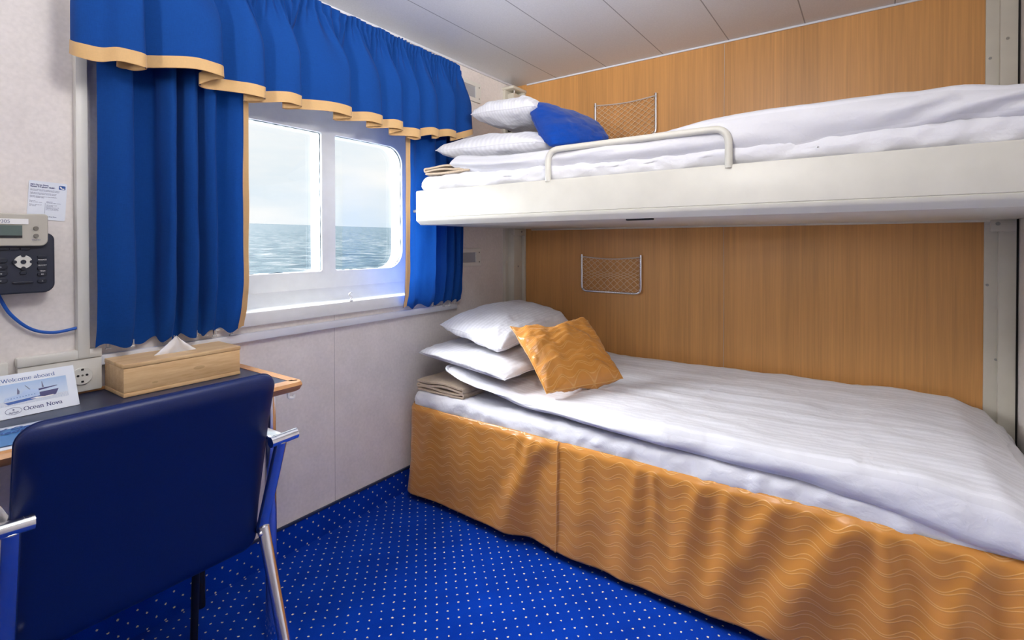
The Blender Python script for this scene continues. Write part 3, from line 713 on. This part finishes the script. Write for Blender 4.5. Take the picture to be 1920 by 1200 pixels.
# ------------------------------------------------------------------ upper bunk
XF = 1.675; BY0, BY1 = -.440, 1.752
bk = thing('upper_bunk', 'cream steel upper bunk with guard rail fixed to the wood wall', 'bunk', (2.17, .65, 1.30))
prof = [(XF+.022, 1.300), (XF+.004, 1.316), (XF+.0005, 1.321), (XF, 1.331), (XF+.0025, 1.333), (XF, 1.335), (XF, 1.453), (XF+.003, 1.458), (XF+.012, 1.459), (XF+.022, 1.455), (XF+.022, 1.42)]
bm = NB(); R = []
path = [(0, BY0)]+[(0, BY1-.03)]+[(.03-.03*math.cos(a_), BY1-.03+.03*math.sin(a_)) for a_ in [math.radians(15*k_) for k_ in range(1, 6)]]+[(.03, BY1), (.95, BY1)]
for i, (dx, y) in enumerate(path):
    # direction inward for the corner
    if i < 2: nx, ny = 1, 0
    elif i < 7: a_ = math.radians(15*(i-1)); nx, ny = math.cos(a_), -math.sin(a_)
    else: nx, ny = 0, -1
    R.append([bm.verts.new((XF+dx+(px-XF)*nx, y+(px-XF)*ny, z)) for px, z in prof])
for A, B in zip(R, R[1:]):
    for k_ in range(len(prof)-1): bm.faces.new((A[k_], B[k_], B[k_+1], A[k_+1]))
obj('side_rail', bm, 'cream', bk)
bm = NB(); box(bm, XF+.02, XC-.036, BY0, BY1-.02, 1.300, 1.448, .004); obj('bottom_tray', bm, 'cream', bk)
bm = NB(); tube(bm, [(XC-.02, BY0+.03, 1.300), (XC-.02, BY1-.03, 1.300)], .008, 8); obj('rear_edge', bm, 'creamdk', bk)
bm = NB(); tube(bm, fillet([(XF+.004, 1.017, 1.452), (XF+.002, 1.017, 1.572), (XF+.002, .362, 1.572), (XF+.004, .362, 1.448)], .05, 8), .0118, 12); obj('guard_rail', bm, 'cream', bk)
bm = NB(); cyl(bm, (XF+.03, BY1-.005, 1.366), (XF+.03, BY1+.026, 1.366), .0075, 12); obj('locking_pin', bm, 'grey', bk)
bm = NB(); box(bm, 1.708, 1.728, .615, .715, 1.294, 1.301, .004); obj('grip_slot', bm, 'dark', bk)

def wr(P, s=9, a=.006): return a*fbm(P.x*1.0, P.y*.6, P.z, s, 4)
def mattress(name, label, lo, hi, r, sink, par=None, pucker=.010):
    def df(P):
        e_ = smooth(.25, 0, P.x-lo[0])
        p = P.copy(); p.x += pucker*e_*(fbm(P.x*2, P.y, P.z*1.2, 17, 4)); p.z += .004*fbm(P.x, P.y, 0, 6, 3)+pucker*.8*fbm(P.x, P.y, 2, 18, 3)*(1 if P.z > (lo[2]+hi[2])/2 else 0)
        return p
    return tag(slab(name, lo, hi, r, .014, 'linenplain', None, df), label, 'mattress', 'sheeted mattresses')
mattress('mattress', 'white sheeted mattress lying in the upper bunk', (1.698, BY0+.01, 1.452), (2.628, 1.738, 1.53), .036, 0)
def up_duvet(P):
    p = P.copy(); t_ = smooth(1.505, 1.60, P.z)
    lowz = lerp_table([(-.45, .005), (-.2, .022), (.05, .008), (.2, -.012), (.5, -.006), (1.0, .0), (1.3, .012), (1.56, .045)], P.y)
    topz = lerp_table([(-.45, -.035), (-.15, -.005), (.1, .002), (.4, .0), (.7, -.03), (1.0, -.04), (1.25, -.035), (1.56, -.012)], P.y)
    p.z += lowz*(1-t_)+topz*t_
    fr = smooth(1.9, 1.70, P.x)
    p.x += fr*(.016*fbm(P.x, P.y*.45, P.z*1.5, 7, 4)-.006)
    p.z += .005*fbm(P.x, P.y, 3, 6, 3)*t_
    p.z += .0035*math.exp(-((P.y-.55)/.006)**2)*t_; p.x -= .004*(math.exp(-((P.y-.55)/.006)**2)+math.exp(-((P.y-.02)/.006)**2))*fr
    # gathered folds at the foot end
    p.x -= .010*fr*smooth(.05, -.3, P.y)*math.sin((P.z*1.0+P.y*.5)*75)
    return p
tag(slab('duvet', (1.690, BY0+.012, 1.497), (2.635, 1.56, 1.622), .055, .02, 'linen', None, up_duvet, None, lambda R: (R.x, R.y)), 'white duvet spread along the upper bunk behind the guard rail', 'duvet', 'white duvets')

# ------------------------------------------------------------------ pillows and cushions
def pillow(name, label, cat, corners, T, mat, group=None, pinch=.07, seed=0, upv=(0, 0, 1), flat=.65, wrk=.006, uvs=(.6, .45), exp=.55, n=56, ridge=True, sag=0, dip=0, rc=0):
    A, B, C, D = [V(c) for c in corners]     # (-1,-1) (1,-1) (1,1) (-1,1)
    nrm = ((B-A).cross(D-A)+(C-B).cross(A-B)*-1).normalized()
    if nrm.dot(V(upv)) < 0: nrm = -nrm
    bm = NB(); ul = bm.loops.layers.uv.new('UVMap')
    def base(u, v): s_, t_ = (u+1)/2, (v+1)/2; return A*(1-s_)*(1-t_)+B*s_*(1-t_)+C*s_*t_+D*(1-s_)*t_
    def pt(u, v, sd):
        uu = u*(1-pinch*(1-v*v)*abs(u)); vv = v*(1-pinch*(1-u*u)*abs(v))
        k_ = 1-rc*(u*v)**2*abs(u*v); uu *= k_; vv *= k_
        vv -= dip*(1-u*u)*smooth(-.2, 1, v)
        h = max(0, (1-abs(u)**3)*(1-abs(v)**3))**exp
        p = base(uu, vv)
        e_ = 1-h
        rad = math.atan2(v, u); q = fbm(u*1.6+seed, v*1.6, seed*1.7+(0 if sd > 0 else 5), 1.3, 4)
        fold = math.sin(rad*22+seed*3+4*N3(u*2, v*2, seed))*.5
        hh = T/2*h*(1 if sd > 0 else flat)+sd*0
        d = sd*(hh+(wrk*q*2.0*min(1, h*3)+wrk*.7*fold*math.exp(-((h-.35)/.22)**2)))
        p = p+nrm*d
        p = p+nrm*(wrk*1.2*N3(u*1.5+seed, v*1.5, 9)*e_) - nrm*sag*(1-u*u)*0
        return p
    rng = [-1+2*i/n for i in range(n+1)]; rng = [math.copysign(abs(x)**.8, x) for x in rng]
    top = [[bm.verts.new(pt(u, v, 1)) for v in rng] for u in rng]
    bot = [[(top[i][j] if i in (0, n) or j in (0, n) else bm.verts.new(pt(u, v, -1))) for j, v in enumerate(rng)] for i, u in enumerate(rng)]
    for G, fl in ((top, False), (bot, True)):
        for i in range(n):
            for j in range(n):
                q = [(i, j), (i+1, j), (i+1, j+1), (i, j+1)]
                if fl: q = q[::-1]
                vv = [G[a_][b_] for a_, b_ in q]
                if len(set(vv)) < 3: continue
                f = bm.faces.new(vv)
                for lp, (a_, b_) in zip(f.loops, q): lp[ul].uv = ((rng[a_]+1)/2*uvs[0], (rng[b_]+1)/2*uvs[1]+.014)
    bmesh.ops.recalc_face_normals(bm, faces=bm.faces[:])
    me = bpy.data.meshes.new(name); bm.to_mesh(me); bm.free()
    o_ = link(name, me, mat, None, True); tag(o_, label, cat, group)
    # stitched seam along the edge
    if ridge:
        bm = NB(); ring = [(-1, -1+2*i/40) for i in range(40)]+[(-1+2*i/40, 1) for i in range(40)]+[(1, 1-2*i/40) for i in range(40)]+[(1-2*i/40, -1) for i in range(40)]
        tube(bm, [pt(u, v, 1) for u, v in ring], .0022, 6, True); obj('seam', bm, mat, o_)
    return o_
# lower bunk pillows
pillow('pillow', 'white pillow lying on the lower bed under the striped pillow', 'pillow', [(1.71, 1.785, .690), (1.665, 1.215, .648), (2.32, 1.20, .67), (2.36, 1.80, .70)], .19, 'linen', 'white bed pillows', .05, 1, wrk=.008, rc=.055, exp=.48)
pillow('pillow', 'white striped pillow on top of the lower bed pillow pile', 'pillow', [(1.80, 1.725, .825), (1.765, 1.31, .750), (2.42, 1.315, .79), (2.50, 1.76, .84)], .20, 'linen', 'white bed pillows', .06, 2, wrk=.007, rc=.055, exp=.48)
pillow('cushion', 'orange wavy satin cushion leaning on the lower bed pillows', 'cushion', [(1.723, 1.052, .612), (2.09, .885, .62), (2.125, 1.075, .856), (1.80, 1.285, .852)], .14, 'satin', None, .03, 3, (-.5, -.5, .5), .8, .010, (.42, .42), dip=.2)
# upper bunk pillows
pillow('pillow', 'white pillow lying on the upper bunk sheet under the other pillow', 'pillow', [(1.745, 1.705, 1.655), (1.745, 1.11, 1.632), (2.25, 1.09, 1.65), (2.30, 1.72, 1.67)], .155, 'linen', 'white bed pillows', .04, 4, wrk=.006, rc=.055, exp=.48)
pillow('pillow', 'white pillow topmost on the upper bunk behind the blue cushion', 'pillow', [(1.875, 1.590, 1.838), (1.85, 1.19, 1.815), (2.38, 1.26, 1.81), (2.45, 1.62, 1.85)], .165, 'linen', 'white bed pillows', .05, 5, wrk=.006, rc=.055, exp=.48)
pillow('cushion', 'plain blue cushion leaning on the upper bunk pillows', 'cushion', [(1.785, 1.085, 1.602), (2.10, .955, 1.655), (2.26, 1.15, 1.825), (1.93, 1.29, 1.872)], .19, 'blue', None, .0, 6, (-.6, -.3, .5), .7, .006, (.42, .42), exp=.45, rc=.10)

# ------------------------------------------------------------------ folded blankets
def blanket(label, x0, x1, y0, y1, z0, z1, layers, seed, skew=0.0):
    """serpentine fold seen from its open side, profile in Y-Z carried along X"""
    pts = []; dz = (z1-z0)/layers
    for i in range(layers):
        z = z0+dz*(i+.5); a_, b_ = (y1, y0) if i % 2 == 0 else (y0, y1)
        ins = .008*random.random()
        for k_ in range(9):
            t_ = k_/8; y = a_+(b_-a_)*t_; y = min(max(y, y0+ins+.006), y1-ins-.006)
            pts.append(V((0, y, z+.004*math.sin(t_*7+seed+i*1.3)*(1 if i else .3))))
    P = catmull(pts, len(pts)*4); th = dz*.47
    bm = NB(); rows = []
    for kx in range(15):
        u = kx/14; x = x0+(x1-x0)*u; L = []; Rr = []
        for i, p in enumerate(P):
            t_ = (P[min(i+1, len(P)-1)]-P[max(i-1, 0)]).normalized(); nn = V((0, -t_.z, t_.y))
            off = V((x+.004*N3(p.y*20, p.z*30, seed), skew*u, .003*N3(x*9, p.y*9, seed)))
            e_ = .6+.4*min(1, min(u, 1-u)*8)
            L.append(bm.verts.new(p+off+nn*th*e_)); Rr.append(bm.verts.new(p+off-nn*th*e_))
        rows.append(L+Rr[::-1])
    n_ = len(rows[0])
    for A, B in zip(rows, rows[1:]):
        for k_ in range(n_): bm.faces.new((A[k_], A[(k_+1) % n_], B[(k_+1) % n_], B[k_]))
    m_ = n_//2
    for Rw in (rows[0], rows[-1]):
        for k_ in range(m_-1): bm.faces.new((Rw[k_], Rw[k_+1], Rw[n_-2-k_], Rw[n_-1-k_]))
    return tag(obj('blanket', bm, 'blanket'), label, 'blanket', 'folded beige blankets')
blanket('beige folded blanket on the head end of the lower bed', 1.712, 2.02, 1.475, 1.775, .513, .568, 4, 1)
blanket('beige folded blanket on the head end of the upper bunk', 1.706, 2.0, 1.43, 1.715, 1.530, 1.572, 3, 2)

# ------------------------------------------------------------------ lower bed
bed = thing('bed', 'lower bed with orange satin skirt standing along the wood wall', 'bed', (2.17, .65, 0))
bm = NB(); box(bm, 1.735, 2.52, BY0+.02, 1.78, 0, .409, .01); obj('base', bm, 'bedbase', bed)
mattress('mattress', 'white sheeted mattress on the lower bed above the orange skirt', (1.692, BY0+.01, .412), (2.628, 1.79, .516), .042, 0, None, .008)
def sk_path(s):
    r_ = .07
    L0 = .16; La = r_*PI/2
    if s < L0: return V((XF+.07+L0-s-.0, 1.812, 0)), V((0, 1, 0))
    if s < L0+La:
        a_ = (s-L0)/r_; c_ = V((XF+r_, 1.812-r_, 0)); d_ = V((-math.sin(a_), math.cos(a_), 0)); return c_+d_*r_, d_
    return V((XF, 1.812-r_-(s-L0-La), 0)), V((-1, 0, 0))
SL = .16+.07*PI/2+(1.812-.07+.44)
def s_of_y(y): return .16+.07*PI/2+(1.742-y)
FOLD = [(1.60, .35, .06, .010), (1.42, -.1, .05, .006), (1.16, .05, .035, .006), (1.09, .28, .05, .013), (1.03, .55, .06, .012), (.86, .08, .05, .008), (.66, .1, .045, .010), (.60, .0, .03, .006), (.44, .25, .05, .012), (.36, .1, .04, .008), (.22, .5, .06, .012),
        (.03, .55, .075, .022), (-.03, -.05, .05, .014), (-.12, -.3, .06, .010), (-.24, .35, .05, .012), (-.30, -.1, .04, .012), (-.37, -.3, .05, .01)]
def skirt_f(u, v):
    s = u*SL; p, d = sk_path(s); y = 1.742-(s-.16-.07*PI/2)
    zt = .452+.004*N3(y*3, 0, 0); zb = .040+.007*N3(y*2.2, 1, 0)
    if y < 1.0: zb -= .004
    z = zt+(zb-zt)*v; off = 0
    for (y0, lean, w, A) in FOLD:
        c_ = y0+lean*v*.42; ww = w*(.35+.9*v)
        off += A*math.exp(-((y-c_)/ww)**2)*(smooth(0, .12, v)*.55+.45*v)
        off -= A*.55*math.exp(-((y-c_+ww*1.9)/ww)**2)*smooth(.02, .3, v)
    off += .012*v*v+.004*fbm(y*2, v, 4, 3, 3)
    off += .012*smooth(0, .05, v)-.012       # tucked top edge
    if y < .975: off -= .004*smooth(.975, .973, y)
    off += .0025*math.exp(-((v-.925)/.006)**2)
    return p+d*off+V((0, 0, z))
grid('bed_skirt', skirt_f, 620, 60, 'satin', bed, lambda u, v: (u*SL, v*.41), .002)
bm = NB(); tube(bm, [skirt_f(s_of_y(.976)/SL, v/30)+V((-.002, 0, 0)) for v in range(31)], .0016, 6); obj('skirt_seam', bm, 'satin', bed)

zt_T = [(-.45, -.14), (-.40, -.085), (-.34, -.03), (-.25, 0), (-.1, .008), (.1, .002), (.6, -.004), (1.1, -.008), (1.35, .01), (1.6, .06)]
zb_T = [(-.45, -.075), (-.27, -.055), (.03, -.012), (.2, 0), (.57, .008), (1.1, .035), (1.46, .085), (1.6, .14)]
def lo_duvet(P):
    p = P.copy(); top = True; tw = smooth(.53, .59, P.z); fr = smooth(2.1, 1.70, P.x)
    a_ = lerp_table(zt_T, P.y); b_ = lerp_table(zb_T, P.y)*smooth(2.05, 1.75, P.x)+(a_*.5 if P.x > 1.9 else 0)
    t_ = smooth(.51, .59, P.z)
    p.z += a_*t_+(b_*(1-t_))
    if top:
        ed = smooth(1.68, 1.85, P.x)
        p.z += tw*(.012*ed*fbm(P.x*1.2, P.y*.5, 0, 4, 4)+.006*fbm(P.x*2.4, P.y*.8, 2, 8, 3))
        p.z += tw*.010*smooth(2.3, 2.6, P.x)
        # sharp wandering creases left by the fold of the linen
        for yy, am in ((.57, .0045), (.03, .004), (1.09, .003)):
            p.z += tw*am*math.exp(-((P.y-yy-.02*math.sin(P.x*5))/.007)**2)
        p.z += tw*.004*math.exp(-((P.x-2.17-.012*math.sin(P.y*4))/.008)**2)
        # soft channel lines along the bed
        p.z += tw*.0035*math.sin(P.x*52+2.5*N3(P.x*2, P.y*1.5, 4))*smooth(1.85, 2.05, P.x)
    p.x += (.012*fbm(P.x, P.y*.7, P.z*2, 6, 4)+.006*math.sin(P.z*45+4*N3(1, P.y*2.2, 0)))*fr*smooth(1.5, 1.3, P.y)
    p.x -= .022*smooth(.3, -.3, P.y)*fr
    p.x -= .004*fr*(math.exp(-((P.y-.57)/.005)**2)+math.exp(-((P.y-.03)/.005)**2))
    return p
tag(slab('duvet', (1.685, BY0+.008, .507), (2.640, 1.585, .597), .042, .018, 'linen', None, lo_duvet, None, lambda R: (R.x, R.y)), 'white striped duvet spread over the lower bed beneath the orange cushion', 'duvet', 'white duvets')

# ------------------------------------------------------------------ net holders on the wood wall
def net_holder(label, y0, y1, zb, zt, bunched, mat):
    t = thing('net_holder', label, 'net holder', (XC, (y0+y1)/2, zb), 'wall net holders')
    x = XC-.014; rr = .0068
    pts = fillet([(x, y0, zt+.006), (x, y0, zb), (x, y1, zb), (x, y1, zt+.006)], .035, 8)
    bm = NB(); tube(bm, pts, rr, 12); obj('frame', bm, mat, t)
    for y in (y0, y1):
        bm = NB(); cyl(bm, (x-.006, y+.002, zt-.012), (x-.0095, y+.002, zt-.012), .0035, 10); obj('screw', bm, 'screw', t)
        bm = NB(); cyl(bm, (x-.004, y+(-.006 if y > (y0+y1)/2 else .006), zb+.012), (x-.0085, y+(-.006 if y > (y0+y1)/2 else .006), zb+.012), .0035, 10); obj('screw', bm, 'screw', t)
    sagz = lambda s_: zt-.006-.012*math.sin(PI*s_)
    bm = NB(); tube(bm, [(x+.002, y0+(y1-y0)*i/16, sagz(i/16)) for i in range(17)], .0036, 8); obj('elastic_cord', bm, 'elastic', t)
    ny, nz = 9, 7
    def P_(a_, b_):      # a across 0..1, b down 0..1
        y = y0+(y1-y0)*a_; top = sagz(a_)
        if bunched:
            mid = math.sin(PI*a_)**.6; c_ = b_
            bb = .5+(c_-.5)*(1-.55*mid*math.exp(-((c_-.5)/.27)**4)); b2 = bb
        else: b2 = b_
        return V((x+.004, y, top+(zb+.004-top)*b2))
    bm = NB(); K = 40
    for sgn in (1, -1):
        for i in range(-nz*2, ny*2+nz*2):
            seg_ = []
            for k_ in range(K+1):
                b_ = k_/K; a_ = i/ny+sgn*b_*nz/ny
                if 0 <= a_ <= 1: seg_.append(P_(a_, b_))
            if len(seg_) > 2: tube(bm, seg_, .0019, 5)
    obj('net', bm, 'net', t)
net_holder('white framed wall net above the upper bunk', 1.290, .937, 1.79, 2.006, False, 'alu')
net_holder('chrome framed wall net above the lower bed pillows', 1.377, 1.020, .936, 1.142, True, 'chrome')

# ------------------------------------------------------------------ desk
DZ = .785; DF = 1.445; DR = .924
desk = thing('desk', 'blue topped desk with rounded wooden edge against the window wall', 'desk', (.3, 1.65, 0))
bm = NB(); box(bm, -.35, DR-.022, DF+.024, YW-.001, DZ-.026, DZ, .001); obj('desk_top', bm, 'laminate', desk)
prof = [(0, .0012), (.010, -.001), (.016, -.010), (.006, -.026), (-.006, -.032), (-.024, -.034), (-.024, .0012)]
bm = NB(); R = []
for (x, y, nx, ny) in ((-.35, DF+.016, 0, -1), (DR-.016-.012, DF+.016, 0, -1), (DR-.020, DF+.018, .5, -.85), (DR-.016, DF+.028, 1, 0), (DR-.016, YW-.001, 1, 0)):
    R.append([bm.verts.new((x+nx*a_, y+ny*a_, DZ+b_)) for a_, b_ in prof])
n_ = len(prof)
for A, B in zip(R, R[1:]):
    for k_ in range(n_): bm.faces.new((A[k_], A[(k_+1) % n_], B[(k_+1) % n_], B[k_]))
bm.faces.new(R[0]); bm.faces.new(R[-1][::-1]); obj('edge_band', bm, 'edge', desk)
bm = NB(); box(bm, -.35, DR-.03, YW-.012, YW-.001, DZ, DZ+.008, .002); obj('rear_strip', bm, 'edge', desk)
bm = NB(); cyl(bm, (.838, 1.505, .0), (.838, 1.505, DZ-.02), .0165, 20); obj('leg', bm, 'chrome', desk)
bm = NB(); cyl(bm, (.772, 1.825, .0), (.772, 1.825, DZ-.02), .0135, 16); obj('leg', bm, 'black', desk)
bm = NB(); tube(bm, fillet([(.872, 1.462, DZ-.030), (.872, 1.462, DZ-.046), (.890, 1.462, DZ-.050), (.890, 1.462, DZ-.040)], .006, 4), .0045, 8); obj('hook', bm, 'white', desk)

# tissue box and tissue
tb = thing('tissue_box', 'long bamboo tissue box standing on the desk', 'tissue box', (.682, 1.768, DZ))
BX0, BX1, BY_0, BY_1, BT = .522, .842, 1.692, 1.843, DZ+.093
bm = NB(); box(bm, BX0, BX1, BY_0, BY_1, DZ+.0005, DZ+.012, .002); obj('base_board', bm, 'bamboo', tb)
bm = NB(); box(bm, BX0+.001, BX1-.001, BY_0+.001, BY_1-.001, DZ+.0125, BT-.012, .0015); obj('body', bm, 'bamboo', tb)
TX, TY = .682, 1.768
slot = [(TX+.062*math.cos(a_)*(1 if abs(math.cos(a_)) > 0 else 1), TY+.011*math.sin(a_)) for a_ in [2*PI*k_/24 for k_ in range(24)]]
plate('lid', [[(BX0+.001, BY_0+.001), (BX1-.001, BY_0+.001), (BX1-.001, BY_1-.001), (BX0+.001, BY_1-.001)], slot], .0085, Matrix.Translation((0, 0, BT-.006)), 'bamboo', tb, .0015)
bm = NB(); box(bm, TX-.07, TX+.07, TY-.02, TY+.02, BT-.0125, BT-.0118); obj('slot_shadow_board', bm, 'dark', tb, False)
def tis(u, v):
    w = 1-v; a_ = (u-.5)*2
    x = TX-.004+a_*.070*w+.004*v; z = BT-.008+.058*v-.012*w*abs(a_)**3*v
    return V((x, TY-.004+.010*math.sin(a_*4+1)*w*.6+.004*N3(u*4, v*2, 6), z))
tag(grid('tissue', tis, 30, 24, 'tissue', None, None, .0006), 'white paper tissue poking out of the tissue box', 'tissue')

# welcome card leaning on the trunking
wc = thing('welcome_card', 'white welcome card with a ship picture leaning behind the desk papers', 'card', (.34, 1.73, DZ))
CM = frame3((.236, 1.722, DZ+.001), (.998, .012, 0), (0, .052, .098)); CW, CH = .199, .111
bm = NB(); box(bm, 0, CW, 0, CH, -.0006, .0003, M_=CM); obj('card', bm, 'paper', wc, False)
bm = NB(); ul = bm.loops.layers.uv.new('UVMap'); px0, px1, py0, py1 = .018, .180, .030, .086
f = polyface(bm, [CM @ V(p) for p in ((px0, py0, .0006), (px1, py0, .0006), (px1, py1, .0006), (px0, py1, .0006))])
for lp, uvc in zip(f.loops, ((0, 0), (1, 0), (1, 1), (0, 1))): lp[ul].uv = uvc
pic = obj('picture', bm, 'picture', wc, False)
def cpoly(nm, polys, mat, z, par):
    bm = NB()
    for P in polys: polyface(bm, [CM @ V((a_, b_, z)) for a_, b_ in P])
    return obj(nm, bm, mat, par, False)
cpoly('ship_hull', [[(.056, .0415), (.064, .0335), (.150, .0395), (.152, .046), (.118, .044), (.060, .0400)]], 'hullblue', .0008, pic)
cpoly('ship_bow', [[(.124, .0440), (.128, .0385), (.155, .0400), (.162, .0545), (.124, .0530)], [(.123, .0575), (.160, .0625), (.160, .0640), (.123, .0625)]], 'hullnavy', .0009, pic)
cpoly('ship_superstructure', [[(.056, .0425), (.124, .0455), (.124, .0620), (.112, .0620), (.112, .0655), (.095, .0640), (.090, .0570), (.060, .0515)]], 'inklight', .0008, pic)
for P_ in ([(.082, .0570), (.084, .0735), (.0875, .0640), (.0865, .0570)], [(.098, .0765), (.0995, .0765), (.108, .0640), (.106, .0640)], [(.130, .0640), (.1305, .0800), (.1315, .0800), (.134, .0640)]): cpoly('ship_mast', [P_], 'inkgrey', .0009, pic)
cpoly('ship_windows', [[(.064+i*.0055, .0470+i*.0003), (.066+i*.0055, .0470+i*.0003), (.066+i*.0055, .0485+i*.0003), (.064+i*.0055, .0485+i*.0003)] for i in range(10)], 'inkblue', .0009, pic)
cpoly('bow_wave', [[(.105, .0400), (.116, .0375), (.150, .0385), (.150, .0410), (.132, .0400), (.118, .0420)]], 'white', .001, pic)
serif_text('lettering', 'Welcome aboard', .0125, CM @ Matrix.Translation((.056, .0915, .0006)), 'inkblue', wc, .085, .035, .103)
serif_text('lettering', 'Ocean Nova', .0125, CM @ Matrix.Translation((.090, .0130, .0006)), 'ink', wc, .105, .05, .075)
bm = NB(); tube(bm, [CM @ V((.072+.0150*math.cos(a_), .0165+.0085*math.sin(a_), .0006)) for a_ in [2*PI*k_/32 for k_ in range(32)]], .0004, 5, True)
for k_ in range(5): a_ = PI/2+2*PI*k_/5; tube(bm, [CM @ V((.072, .0195, .0006)), CM @ V((.072+.0022*math.cos(a_), .0195+.0022*math.sin(a_), .0006))], .0005, 5)
for q in (.0135, .0115): tube(bm, [CM @ V((.063+.018*i/12, q+.001*math.sin(i*1.3), .0006)) for i in range(13)], .00045, 5)
obj('emblem', bm, 'ink', wc, False)

# brochure lying on the desk
br = thing('brochure', 'blue brochure with white borders lying on the desk behind the chair', 'brochure', (.25, 1.56, DZ))
BM = frame3((.10, 1.468, DZ+.0016), (1, -.02, 0), (0, 1, 0))
def bro(u, v, z=0): 
    x = .32*u; y = .205*v-.055*u*v+.0*u
    return BM @ V((x, y, z+.004*v*u**2))
grid('cover', lambda u, v: bro(u, v), 16, 10, 'paper', br, None, .0018)
grid('blue_print', lambda u, v: bro(u, .10+.74*v, .0032), 16, 10, 'bluecover', br)
ex = V((.32, -.055*.6-.006, 0)).normalized()
TM = frame3(BM @ V((.135, .130, .0062)), ex, (0, 1, 0))
text('lettering', 'M/V Ocean Nova', .026, TM @ Matrix.Translation((-.012, 0, 0)), 'inkblue', br, .0002, .0004, .25)
text('lettering', 'Expedition', .026, TM @ Matrix.Translation((-.012, -.026, 0)), 'inkblue', br, .0002, .0004, .25)

# ------------------------------------------------------------------ chair
ch = thing('desk_chair', 'dark blue upholstered chair with chrome arms pushed up to the desk', 'chair', (.434, 1.4, 0))
CX = .434; hw = .226
tilt = math.atan2(.10, .43)
# back: local x across, local z up the back, local y depth
Mb = Matrix.Translation((CX, 1.262, .468)) @ Matrix.Rotation(tilt, 4, 'X')
def bdef(P):
    p = P.copy(); p.y += .020*(P.x/hw)**2*-1*0 + .012*math.sin(PI*min(max(P.z/.45, 0), 1))
    return p
slab('backrest', (-hw, -.021, -.010), (hw, .021, .452), (.036, .0185, .036), .012, 'leather', ch, bdef, Mb)
slab('seat', (CX-.200, 1.305, .462), (CX+.200, 1.70, .512), .022, .03, 'leather', ch)
bm = NB()
ringp = [(x, z) for x, z in rrect(-hw, hw, -.010, .452, .036, 8)]
tube(bm, [Mb @ bdef(V((x, .004, z))) for x, z in ringp], .0016, 6, True); obj('piping', bm, 'leather', ch)
for sx in (-1, 1):
    xe = CX+sx*.228
    bm = NB(); tube(bm, [(CX+sx*.206, 1.150, .747), (CX+sx*.272, 1.150, .750)], .0128, 18)
    tube(bm, [(CX+sx*.2165, 1.150, .7475), (CX+sx*.2185, 1.150, .7475)], .0132, 18); obj('arm_stub', bm, 'chrome', ch)
    bm = NB(); box(bm, xe-.004 if sx > 0 else xe-.034, xe+.034 if sx > 0 else xe+.004, 1.150, 1.40, .736, .744, .003); obj('armrest', bm, 'chrome', ch)
    bm = NB(); tube(bm, [(xe+sx*.006, 1.152, .742), (xe, 1.232, .505)], .0135, 14); obj('side_tube', bm, 'chrome', ch)
    bm = NB(); tube(bm, [(xe-sx*.001, 1.222, .516), (xe+sx*.006, 1.048, .012)], .0135, 16); cyl(bm, (xe+sx*.006, 1.048, 0), (xe+sx*.006, 1.048, .014), .0155, 14); obj('leg', bm, 'chrome', ch)
    xg = xe+sx*.018
    bm = NB(); tube(bm, fillet([(xe, 1.228, .505), (xe, 1.58, .470), (xg, 1.62, .455), (xg, 1.655, .012)], .03, 5), .0105, 14); cyl(bm, (xg, 1.655, 0), (xg, 1.655, .014), .013, 14); obj('leg', bm, 'black', ch)
    bm = NB(); bmesh.ops.create_icosphere(bm, subdivisions=2, radius=.0065, matrix=Matrix.Translation((xe-sx*.012, 1.214, .506))); obj('screw', bm, 'alu', ch)

# ------------------------------------------------------------------ housings of the added fill lamps, out of view
t = thing('ceiling_fill_lamp', 'round white housing of an added ceiling fill lamp out of view', 'lamp', (.55, .55, H))
bm = NB(); cyl(bm, (.55, .55, H-.03), (.55, .55, H-.001), .10, 32); obj('housing', bm, 'plastic', t)
for nm, (x0, x1, y0, y1) in (('white housing of an added fill uplighter on the right wall', (.20, .70, YR+.001, -.30)), ('white housing of an added fill uplighter on the back wall', (XB+.001, -.93, .45, .95))):
    t = thing('wall_fill_lamp', nm, 'lamp', ((x0+x1)/2, (y0+y1)/2, 1.6))
    bm = NB(); box(bm, x0, x1, y0, y1, 1.58, 1.64, .01); obj('housing', bm, 'plastic', t)
